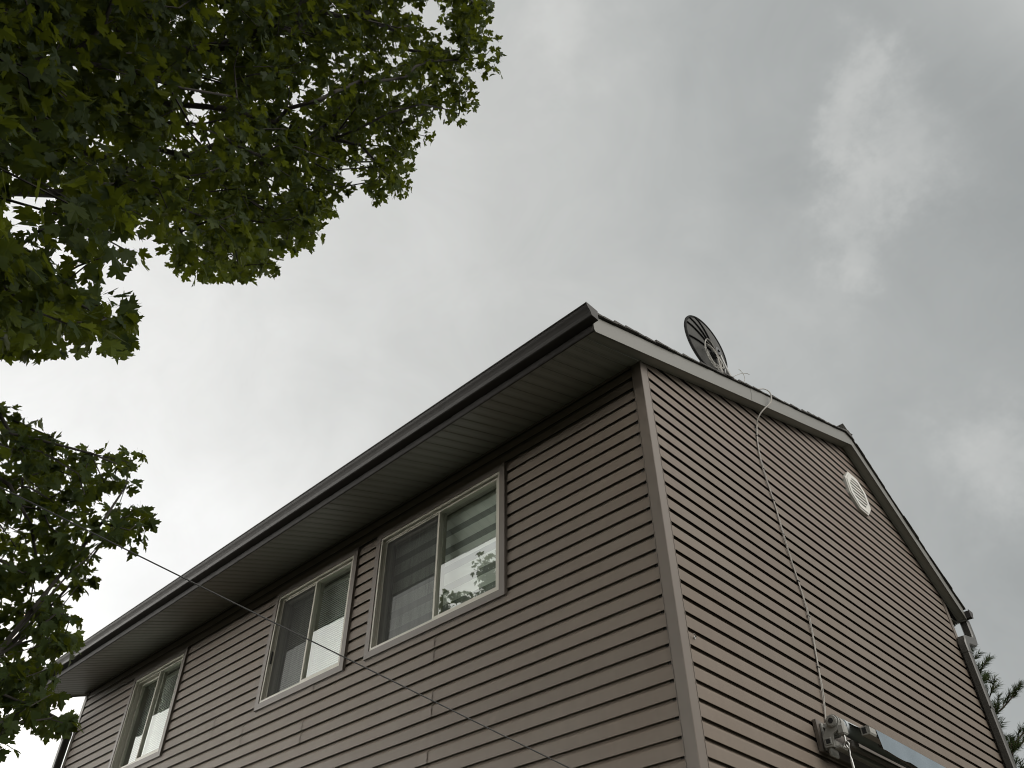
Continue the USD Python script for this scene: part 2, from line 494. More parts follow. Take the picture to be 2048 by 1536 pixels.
# panels of the front wall. seams: course pair -> x of the butt joints
SEAMS = {12: [-5.287, -3.665], 14: [-2.130, -4.721], 16: [-3.748, -7.35], 18: [-2.120, -5.70], 20: [-4.62, -7.9], 22: [-2.136, -5.76], 24: [-3.66, -7.3], 26: [-1.9, -5.5]}
NF = 56
for j in range(-2, NF, 2):
    if j < 0:
        continue
    seams = SEAMS.get(j, [-(1.6 + (j * 0.77) % 2.6), -(5.1 + (j * 0.53) % 2.2)] if j > 26 else [])
    ends = sorted([-L + 0.045] + seams + [-0.062])
    for e0, e1 in zip(ends[:-1], ends[1:]):
        if e1 < -0.07:
            e1 += 0.018                 # the next panel laps over this one
        pieces = {}
        for k in (j, j + 1):
            zb = ZK0 - (k + 1) * LAP
            cuts = [(a - CW * 0.55, b + CW * 0.55) for a, b in WINS]
            zlo, zhi = Z0 - CW * 0.55, Z1 + CW * 0.55
            # split along the openings
            xs = [(e0, e1, 0.0, 0.2)]
            for ca, cb in cuts:
                nxt = []
                for (x0, x1, lo, hi) in xs:
                    if x1 <= ca or x0 >= cb or zb + LAP <= zlo or zb >= zhi:
                        nxt.append((x0, x1, lo, hi)); continue
                    if x0 < ca:
                        nxt.append((x0, ca, lo, hi))
                    if x1 > cb:
                        nxt.append((cb, x1, lo, hi))
                    a, b = max(x0, ca), min(x1, cb)
                    if zb < zlo:
                        nxt.append((a, b, 0.0, zlo - zb))
                    if zb + LAP > zhi:
                        nxt.append((a, b, zhi - zb, 0.2))
                xs = nxt
            for (x0, x1, lo, hi) in xs:
                key = 0
                for wi, (ca, cb) in enumerate(sorted(cuts)):
                    if 0.5 * (x0 + x1) > cb:
                        key = 2 * wi + 2
                    elif 0.5 * (x0 + x1) > ca:
                        key = 2 * wi + 1
                if lo == 0.0 and hi > 0.19 and not (zb < zhi and zb + LAP > zlo):
                    key = 'all'
                pieces.setdefault(key, []).append((k, zb, x0, x1, lo, hi))
        if 'all' in pieces and len(pieces) > 1:      # a panel notched round a window stays one panel
            allp = [p for v in pieces.values() for p in v]
            pieces = {'all': allp}
        elif j == 12:
            pieces = {'all': [p for v in pieces.values() for p in v]}
        for key, lst in pieces.items():
            mb = MB()
            sh = rnd.uniform(-0.0006, 0.0006)
            for (k, zb, x0, x1, lo, hi) in lst:
                strip(mb, 'f', zb + sh, x0, x1, lo, hi, seed=k)
                if e1 < -0.07 and abs(x1 - e1) < 1e-6 and lo == 0:      # the end laps over the next panel and stands off a little
                    pr = clip_profile(lo, hi)[1:11]
                    V = []
                    for x_, o_ in ((x1 - .10, .0003), (x1 - .03, .0024), (x1 + .003, .0046)):
                        V += [(x_, -d - o_, zb + h - .0012) for h, d in pr]
                    m_ = len(pr)
                    mb.add(V, [[a_ * m_ + q, (a_ + 1) * m_ + q, (a_ + 1) * m_ + q + 1, a_ * m_ + q + 1] for a_ in range(2) for q in range(m_ - 1)])
            part(house, 'siding_panel', mb.mesh(), M['siding_front'], smooth=40)

# panels of the gable wall, cut along the rake (their upper ends run up behind the soffit)
def gable_ends(z):
    y0, y1 = 0.066, W - 0.066
    if z > ZS:
        y0 = max(y0, (z - ZS) / TF)
    zr = soffit_z(W)
    if z > zr:
        y1 = min(y1, YR + (ZRS - z) / TB)
    return y0, y1


for j in range(-14, NF, 2):
    mb = MB(); ok = False
    sh = rnd.uniform(-0.0006, 0.0006)
    for k in (j, j + 1):
        zb = ZK0 - (k + 1) * LAP
        y0, y1 = gable_ends(zb)
        if y1 - y0 < 0.05:
            continue
        strip(mb, 'g', zb + sh, y0, y1, 0.0, 0.2, seed=200 + k); ok = True
    if ok:
        part(house, 'siding_panel', mb.mesh(), M['siding_gable'], smooth=40)

# --- corner posts
def corner_post(x, y, sx, sy, z1a, z1b):
    """L-shaped post; sx, sy: direction from the corner into each wall"""
    t = 0.022; wf, wg = 0.0763, 0.0794
    mb = MB()
    o = 0.004
    mb.tm(rounded(((min(x - sx * o, x + sx * wf), min(y - sy * o, y + sy * t), 0.0), (max(x - sx * o, x + sx * wf), max(y - sy * o, y + sy * t), z1a)), 0.0025))
    mb.tm(rounded(((min(x - sx * (o + .0005), x + sx * t), min(y - sy * (o - .0022), y + sy * wg), 0.0), (max(x - sx * (o + .0005), x + sx * t), max(y - sy * (o - .0022), y + sy * wg), z1b)), 0.0025))
    # the thin lip of the pocket on either edge
    mb.box((x + sx * (wf - 0.002), y - sy * 0.0062, 0.0), (x + sx * (wf + 0.0012), y + sy * 0.02, z1a - .002))
    mb.box((x - sx * 0.0067, y + sy * (wg - 0.002), 0.0), (x + sx * 0.02, y + sy * (wg + 0.0012), z1b - .002))
    part(house, 'corner_post', mb.mesh(), M['post'])


corner_post(0, 0, -1, 1, ZS + 0.004, ZS + 0.01)
corner_post(-L, 0, 1, 1, ZS + 0.004, ZS + 0.01)
corner_post(0, W, -1, -1, soffit_z(W) + 0.02, soffit_z(W) + 0.02)

# --- soffit boards under the front eave, each with two grooves
s_n = np.array([0, -TF, 1.0]); s_n /= np.linalg.norm(s_n)
BW = 0.3048
xr = 0.1034 - 0.002
nb = 0
while xr > XL + 0.01:
    xl_ = max(xr - BW + 0.0012, XL + 0.002)
    mb = MB()
    xs = []
    w3 = (xr - xl_) / 3
    for q in range(3):
        a = xr - q * w3
        xs += [(a, 0.0), (a - w3 + 0.014, 0.0), (a - w3 + 0.007, 0.0065)]
    xs += [(xl_, 0.0)]
    dz = rnd.uniform(-0.0008, 0.0008)
    V = []
    for (x_, g_) in xs:
        for y_ in (-DF + 0.012, -0.001):
            V.append((x_, y_, ZS + TF * y_ + g_ + dz))
    F = [[2 * i, 2 * i + 1, 2 * i + 3, 2 * i + 2] for i in range(len(xs) - 1)]
    V2 = [(a, b, c + 0.012) for a, b, c in V]
    m_ = len(V)
    mb.add(V, F)
    e = [[0, 1, m_ + 1, m_], [m_ - 2, m_ - 1, 2 * m_ - 1, 2 * m_ - 2]]
    mb.add(V + V2, e)
    part(house, 'soffit_board', mb.mesh(), M['soffit'])
    xr = xl_ - 0.0012
    nb += 1
# channel trim where the soffit meets the wall, and small gaps seen as dark nicks
part(house, 'soffit_channel', MB().box((XL + .11, -0.020, ZS - 0.0175), (-0.08, -0.0052, ZS - 0.0060)).mesh(), M['trim'])
# plain soffit under the rakes
for x0, x1 in ((0.0065, DR - 0.002), (XL + 0.002, -L - 0.0065)):
    for ya, yb in ((0.001, YR), (YR, YE - 0.01)):
        za, zb = soffit_z(ya), soffit_z(yb)
        mb = MB().quad((x0, ya, za), (x1, ya, za), (x1, yb, zb), (x0, yb, zb)).quad((x0, ya, za + .012), (x1, ya, za + .012), (x1, yb, zb + .012), (x0, yb, zb + .012))
        part(house, 'rake_soffit', mb.mesh(), M['soffit'])
part(house, 'rear_soffit', MB().box((XL + .01, W, soffit_z(YE) + .004), (-0.012, YE - .01, soffit_z(YE) + .012)).mesh(), M['soffit'])

# --- fascias
def rake_fascia(x0, x1):
    for ya, yb in ((-DF, YR), (YR, YE)):
        lo, hi = 0.014, FH
        A, B = soffit_z(ya), soffit_z(yb)
        poly = [(ya, A - lo), (yb, B - lo), (yb, B + hi), (ya, A + hi)]
        if ya < 0:
            poly = [(ya, A + 0.006), (ya + 0.018, soffit_z(ya + .018) - lo), (yb, B - lo), (yb, B + hi), (ya, A + hi * 0.95)]
        mb = MB().sweep(poly, 'x', x0, x1)
        part(house, 'rake_fascia', mb.mesh(), M['fascia'])
    # return lip along the bottom edge
rake_fascia(DR - 0.012, DR)
rake_fascia(XL, XL + 0.012)
# butt joint of two fascia lengths: a cover strip
yj = 1.55
part(house, 'fascia_lap', MB().sweep([(yj, soffit_z(yj) - .0145), (yj + .9, soffit_z(yj + .9) - .0145), (yj + .9, soffit_z(yj + .9) + FH + .0005), (yj + .035, soffit_z(yj + .035) + FH + .0005)], 'x', DR + 0.0003, DR + 0.0022).mesh(), M['fascia'])
part(house, 'eave_fascia', MB().box((XL + .012, -DF + 0.0005, soffit_z(-DF) - 0.004), (DR - .012, -DF + 0.012, soffit_z(-DF) + FH * .95)).mesh(), M['gutter'])
part(house, 'eave_fascia', MB().box((XL + .012, YE - .012, soffit_z(YE) - 0.014), (DR - .012, YE - .0005, soffit_z(YE) + FH * .9)).mesh(), M['fascia'])
part(house, 'drip_edge', MB().box((XL + .012, -DF - 0.0015, soffit_z(-DF) + 0.001), (DR + .001, -DF, soffit_z(-DF) + 0.022)).mesh(), M['gutter'])

# --- roof: deck, course after course of shingles
deck = [(-DF + .012, soffit_z(-DF + .012) + .014), (YR, ZRS + .014), (YE - .012, soffit_z(YE - .012) + .014), (YE - .012, soffit_z(YE - .012) + FH), (YR, ZRS + FH), (-DF + .012, soffit_z(-DF + .012) + FH)]
roof = part(house, 'roof', MB().sweep(deck, 'x', XL + .012, DR - .012).mesh(), M['wood_dark'])
field = MB()
EXPO = 0.135


def shingle_row(y0, t, sgn, n, zoff):
    """rows from the eave up; sgn +1 front slope, -1 rear slope"""
    c = 1 / math.sqrt(1 + t * t)
    for i in range(n):
        ya = y0 + sgn * i * EXPO * c
        yb = ya + sgn * EXPO * c * 1.25
        def zz(y, o):
            return (ZS + TF * y if sgn > 0 else ZRS - TB * (y - YR)) + FH + o
        lift = rnd.uniform(0.002, 0.011)
        for x0, x1, edge in ((XL - .02, -0.9, False), (-0.9, DR + 0.018 + rnd.uniform(-.005, .006), True)):
            m_ = MB()
            l2 = lift + (rnd.uniform(-.002, .006) if edge else 0)
            P = [(ya, zz(ya, .004)), (ya, zz(ya, .015 + l2)), (yb, zz(yb, .009)), (yb, zz(yb, .003))]
            if edge:                                       # the free end lifts and droops a little
                V = []
                for x, dz in ((x0, 0), ((x0 + x1) / 2, 0.0), (x1 - .05, rnd.uniform(-.001, .004)), (x1, rnd.uniform(-.004, .004))):
                    V += [(x, y, z + dz) for y, z in P]
                F = []
                for a in range(3):
                    for b in range(4):
                        F.append([4 * a + b, 4 * a + (b + 1) % 4, 4 * a + 4 + (b + 1) % 4, 4 * a + 4 + b])
                F += [[0, 1, 2, 3], [12, 15, 14, 13]]
                m_.add(V, F)
                part(roof, 'shingle', m_.mesh(), M['shingle'])
            else:
                V = [(x0, y, z) for y, z in P] + [(x1, y, z) for y, z in P]
                field.add(V, [[0, 1, 5, 4], [1, 2, 6, 5], [2, 3, 7, 6], [3, 0, 4, 7], [0, 3, 2, 1], [4, 5, 6, 7]])


shingle_row(-DF - 0.03, TF, 1, int((YR + DF) / (EXPO / math.sqrt(1 + TF * TF))) + 1, 0)
shingle_row(YE + 0.03, TB, -1, int((YE - YR) / (EXPO / math.sqrt(1 + TB * TB))) + 1, 0)
part(roof, 'shingle_field', field.mesh(), M['shingle'], kind='stuff')
for k in range(30):                                       # ridge caps
    x1 = DR + .02 - k * .31
    zt = ZRS + FH + .022
    part(roof, 'ridge_cap', MB().hull([(x1, YR - .12, zt - .04), (x1, YR + .10, zt - .07), (x1, YR - .01, zt + .012), (x1, YR + .02, zt + .008), (x1 - .32, YR - .12, zt - .043), (x1 - .32, YR + .10, zt - .073), (x1 - .32, YR - .01, zt + .002), (x1 - .32, YR + .02, zt), (x1, YR, zt - .05)]).mesh(), M['shingle'])

# --- gutters
def gutter(yf, sgn, zb, x0, x1, name='gutter'):
    """K-style trough; yf: fascia face, sgn: outward direction in y"""
    prof = [(0.0, 0.075), (0.0, 0.0), (0.064, 0.002), (0.071, 0.006), (0.074, 0.018), (0.079, 0.030), (0.092, 0.045), (0.106, 0.058), (0.112, 0.066), (0.113, 0.078), (0.119, 0.080), (0.121, 0.086), (0.117, 0.091), (0.108, 0.090)]
    out = [(yf + sgn * a, zb + b) for a, b in prof]
    V = [(x0, y, z) for y, z in out] + [(x1, y, z) for y, z in out]
    inn = [(yf + sgn * (a - .0018 if a > .01 else a + .0018), zb + b + .0018) for a, b in prof]
    V += [(x0, y, z) for y, z in inn] + [(x1, y, z) for y, z in inn]
    n = len(prof); F = []
    for i in range(n - 1):
        F.append([i, i + 1, n + i + 1, n + i])
        F.append([2 * n + i, 3 * n + i, 3 * n + i + 1, 2 * n + i + 1])
    mb = MB().add(V, F)
    g_ = part(house, name, mb.mesh(), M['gutter'])
    for x, s in ((x1, 1), (x0, -1)):
        cap = [(yf + sgn * (a + (.0015 if 0 < i < n - 1 else 0)), zb + b - (.0012 if i in (1, 2, 3) else 0)) for i, (a, b) in enumerate(prof[:-1])]
        cap = cap + [(yf + sgn * .0, zb + 0.088)]
        part(g_, 'end_cap', MB().sweep(cap, 'x', x - .002 * (s > 0), x + .002 * (s > 0) + .0015 * s).mesh(), M['gutter'])
    return g_


g1 = gutter(-DF - .0016, -1, 5.571, XL - .04, 0.144)
g2 = gutter(YE + .0016, 1, 5.652, XL - .04, 0.150)

# --- downspouts
def rect_pipe(mb, path, wx, wy, chamfer=0.25, axes=None):
    """rectangular pipe with chamfered edges through the path points, in the y-z plane"""
    rings = []
    P = [np.array(p, float) for p in path]
    for i, p in enumerate(P):
        d = (P[min(i + 1, len(P) - 1)] - P[max(i - 1, 0)]); d /= np.linalg.norm(d)
        a = np.array([1.0, 0, 0]); b = np.cross(d, a); b /= np.linalg.norm(b)
        c = chamfer
        q = [(1, 1 - c), (1 - c, 1), (-(1 - c), 1), (-1, 1 - c), (-1, -(1 - c)), (-(1 - c), -1), (1 - c, -1), (1, -(1 - c))]
        dd = 1.0
        if 0 < i < len(P) - 1:
            u0 = (P[i] - P[i - 1]) / np.linalg.norm(P[i] - P[i - 1]); u1 = (P[i + 1] - P[i]) / np.linalg.norm(P[i + 1] - P[i])
            dd = 1 / max(math.sqrt((1 + u0 @ u1) / 2), .5)
        rings += [p + a * (wx / 2 * s) + b * (wy / 2 * t * dd) for s, t in q]
    F = []
    for i in range(len(P) - 1):
        for k in range(8):
            F.append([i * 8 + k, i * 8 + (k + 1) % 8, i * 8 + 8 + (k + 1) % 8, i * 8 + 8 + k])
    mb.add(rings, F)
    e = len(rings) - 8
    mb.add(rings[:8], [[0, k, k + 1] for k in range(1, 7)])
    mb.add(rings[e:], [[0, k + 1, k] for k in range(1, 7)])
    return mb


xd = 0.050
YD = 5.375
ds = part(house, 'downspout', rect_pipe(MB(), [(xd, YD, 5.215), (xd, YD, 0.25)], .076, .095).mesh(), M['downspout'], smooth=30)
part(ds, 'elbow', rect_pipe(MB(), [(xd, 5.735, 5.66), (xd, 5.735, 5.475), (xd, 5.715, 5.415), (xd, 5.660, 5.385), (xd, 5.46, 5.345), (xd, 5.405, 5.325), (xd, YD, 5.27), (xd, YD, 5.18)], .083, .102).mesh(), M['downspout'], smooth=30)
part(ds, 'strap', MB().box((-.001, YD - .075, 4.60), (.004, YD + .075, 4.625)).box((xd + .0385, YD - .05, 4.60), (xd + .0405, YD + .05, 4.625)).mesh(), M['downspout'])
xd2, yd2 = -8.955, -0.048
ds2 = part(house, 'downspout', rect_pipe(MB(), [(xd2, yd2, 5.22), (xd2, yd2, 0.25)], .076, .085).mesh(), M['downspout'], smooth=30)
part(ds2, 'elbow', rect_pipe(MB(), [(xd2, -.72, 5.575), (xd2, -.72, 5.50), (xd2, -.69, 5.46), (xd2, -.62, 5.43), (xd2, -.16, 5.32), (xd2, -.09, 5.29), (xd2, yd2, 5.23), (xd2, yd2, 5.16)], .083, .092).mesh(), M['downspout'], smooth=30)

# --- windows
def window(x0, x1, screen, kind):
    w = thing('window', None, None, parent=house)
    z0, z1 = Z0, Z1
    # casing: four mitred boards standing proud of the siding
    yo, yi = -0.020, 0.012
    a0, a1, b0, b1 = x0 - CW, x1 + CW, z0 - CW, z1 + CW
    def board(p):
        m_ = trimesh.creation.extrude_polygon(Polygon(p), 1.0, engine='earcut')
        v = np.array(m_.vertices)
        V = np.stack([v[:, 0], yo + (yi - yo) * v[:, 2], v[:, 1]], 1)
        t = trimesh.Trimesh(V, m_.faces); t.fix_normals()
        return (V, t.faces)
    g = 0.0007
    for p in ([(a0, b0), (a1, b0), (x1 - g, z0), (x0 + g, z0)], [(a0, b1), (x0 + g, z1), (x1 - g, z1), (a1, b1)],
              [(a0, b0 + g), (x0, z0 + g), (x0, z1 - g), (a0, b1 - g)], [(a1, b0 + g), (a1, b1 - g), (x1, z1 - g), (x1, z0 + g)]):
        part(w, 'casing', MB().tm(trimesh.Trimesh(*board(p), process=False)).mesh(), M['trim'])
    # J-channel groove round the casing
    mb = MB()
    for p in (((a0 - .006, b0 - .006), (a1 + .006, b0 - .0005)), ((a0 - .006, b0), (a0 - .0005, b1)), ((a1 + .0005, b0), (a1 + .006, b1))):
        mb.box((p[0][0], -0.004, p[0][1]), (p[1][0], .008, p[1][1]))
    part(w, 'channel', mb.mesh(), M['trim'])
    # vinyl frame: stepped ring
    def ring(mb, x0, x1, z0, z1, wd, ya, yb, wt=None, wb=None):
        wt = wt or wd; wb = wb or wd
        mb.box((x0, ya, z0), (x0 + wd, yb, z1)); mb.box((x1 - wd, ya, z0), (x1, yb, z1))
        mb.box((x0 + wd, ya, z1 - wt), (x1 - wd, yb, z1)); mb.box((x0 + wd, ya, z0), (x1 - wd, yb, z0 + wb))
    mb = MB()
    ring(mb, x0 + .0005, x1 - .0005, z0 + .0005, z1 - .0005, 0.022, -0.013, 0.10)
    ring(mb, x0 + .022, x1 - .022, z0 + .022, z1 - .022, 0.013, 0.016, 0.098)
    part(w, 'frame', mb.mesh(), M['cream'])
    xm = 0.5 * (x0 + x1) + 0.018
    zi0, zi1 = z0 + .035, z1 - .035
    # fixed pane on the right
    mb = MB(); ring(mb, xm - .020, x1 - .035, zi0, zi1, 0.020, 0.004, 0.046, wt=.014, wb=.014)
    part(w, 'sash', mb.mesh(), M['cream'])
    pn = MB().quad((xm, .026, zi0 + .014), (x1 - .055, .0245, zi0 + .014), (x1 - .055, .026, zi1 - .014), (xm, .0265, zi1 - .014))
    part(w, 'pane', pn.mesh(), M['glass'])
    # sliding sash on the left, further in
    mb = MB(); ring(mb, x0 + .035, xm - .001, zi0, zi1, 0.024, 0.058, 0.090)
    part(w, 'sash', mb.mesh(), M['cream'])
    part(w, 'pane', MB().quad((x0 + .059, .073, zi0 + .024), (xm - .025, .074, zi0 + .024), (xm - .025, .0725, zi1 - .024), (x0 + .059, .073, zi1 - .024)).mesh(), M['glass'])
    if screen:
        mb = MB(); ring(mb, x0 + .0352, xm - .0215, zi0 + .0005, zi1 - .0005, 0.013, 0.022, 0.032)
        part(w, 'screen_frame', mb.mesh(), M['cream'])
        part(w, 'insect_screen', MB().quad((x0 + .048, .028, zi0 + .013), (xm - .034, .028, zi0 + .013), (xm - .034, .028, zi1 - .013), (x0 + .048, .028, zi1 - .013)).mesh(), M['screen'])
    if kind == 2:
        part(w, 'latch', MB().tm(rounded(((x0 + .024, .002, 4.80), (x0 + .036, .016, 4.92)), .003)).mesh(), M['black'])
    return w


for i, (x0, x1) in enumerate(WINS):
    w = window(x0, x1, i < 2, i + 1)
    tag(stage.GetPrimAtPath(w), label=('large sliding window nearest the corner, striped blind behind it', 'middle sliding window with insect screen over its left half', 'far left sliding window without an insect screen')[i])

# --- octagonal gable vent
vt = thing('gable_vent', None, None, loc=(0, 3.757, 6.394), parent=house)
def octagon(r, rot=math.pi / 8):
    return [(r * math.cos(rot + i * math.pi / 4), r * math.sin(rot + i * math.pi / 4)) for i in range(8)]
ro, ri = 0.245, 0.172
def ring_prism(r0, r1, xa, xb):
    P = Polygon(octagon(r0), [octagon(r1)[::-1]])
    t = trimesh.creation.extrude_polygon(P, 1.0, engine='earcut'); v = np.array(t.vertices)
    V = np.stack([xa + (xb - xa) * v[:, 2], v[:, 0], v[:, 1]], 1)
    m_ = trimesh.Trimesh(V, t.faces, process=False); m_.fix_normals()
    return m_
mbv = MB().tm(ring_prism(ro, ri, -.012, .024)).tm(ring_prism(ro - .022, ri - .004, .024, .032))
part(vt, 'frame', mbv.mesh(), M['white_vent'])
oct_in = Polygon(octagon(ri - .002))
for i in range(7):
    zc = -0.150 + i * 0.048
    from shapely.geometry import LineString
    seg = oct_in.intersection(LineString([(-1, zc), (1, zc)]))
    if seg.is_empty:
        continue
    (ya, _), (yb, _) = seg.coords[0], seg.coords[-1]
    if yb < ya:
        ya, yb = yb, ya
    part(vt, 'slat', MB().hull([(.020, ya, zc - .013), (.020, yb, zc - .013), (.026, ya, zc - .011), (.026, yb, zc - .011), (.026, ya, zc + .009), (.026, yb, zc + .009), (-.008, ya, zc + .024), (-.008, yb, zc + .024), (-.010, ya, zc + .018), (-.010, yb, zc + .018)]).mesh(), M['white_vent'])
P = octagon(ri)
part(vt, 'backing', MB().add([(-.0125, a, b) for a, b in P], [[0, i, i + 1] for i in range(1, 7)]).mesh(), M['dark'])

# --- mounting board behind the awning
part(house, 'awning_board', MB().tm(rounded(((0.001, 1.419, 3.322), (0.030, 4.75, 3.523)), .003)).mesh(), M['trim'])

# ================================================================ blinds inside
def roller_blind(x0, x1):
    t = thing('window_blind', 'striped roller blind of pale and sheer bands behind the window nearest the corner', 'blind')
    y = 0.150
    zt = 5.44; zb = 4.47
    part(t, 'roller', MB().tube([(x0 + .03, y, zt), (x1 - .03, y, zt)], .022, 10).mesh(), M['blind'], smooth=40)
    h = 0.105
    z = zt - .02; k = 0
    while z > zb:
        z2 = max(z - (h if k % 2 == 0 else h * .62), zb)
        part(t, 'band', MB().box((x0 + .035, y - .012, z2), (x1 - .035, y - .011, z)).mesh(), M['blind'] if k % 2 == 0 else M['blind_sheer'])
        z = z2; k += 1


def venetian(x0, x1, label, zb):
    t = thing('window_blind', label, 'blind')
    y = 0.150
    part(t, 'head_rail', MB().box((x0 + .035, y - .014, 5.415), (x1 - .035, y + .014, 5.44)).mesh(), M['blind'])
    z = 5.40; a = 0.0055
    while z > zb:
        part(t, 'slat', MB().add([(x0 + .04, y - a, z - .0115), (x1 - .04, y - a, z - .0115), (x1 - .04, y, z + .0015), (x0 + .04, y, z + .0015), (x1 - .04, y + a, z + .0115), (x0 + .04, y + a, z + .0115)], [[0, 1, 2, 3], [3, 2, 4, 5]]).mesh(), M['blind'])
        z -= .021
    part(t, 'bottom_rail', MB().box((x0 + .04, y - .012, z - .006), (x1 - .04, y + .012, z + .006)).mesh(), M['blind'])


roller_blind(*WINS[0])
venetian(*WINS[1], 'pale slatted blind lowered behind the middle window', 4.48)
venetian(*WINS[2], 'pale slatted blind behind the far left window', 4.48)

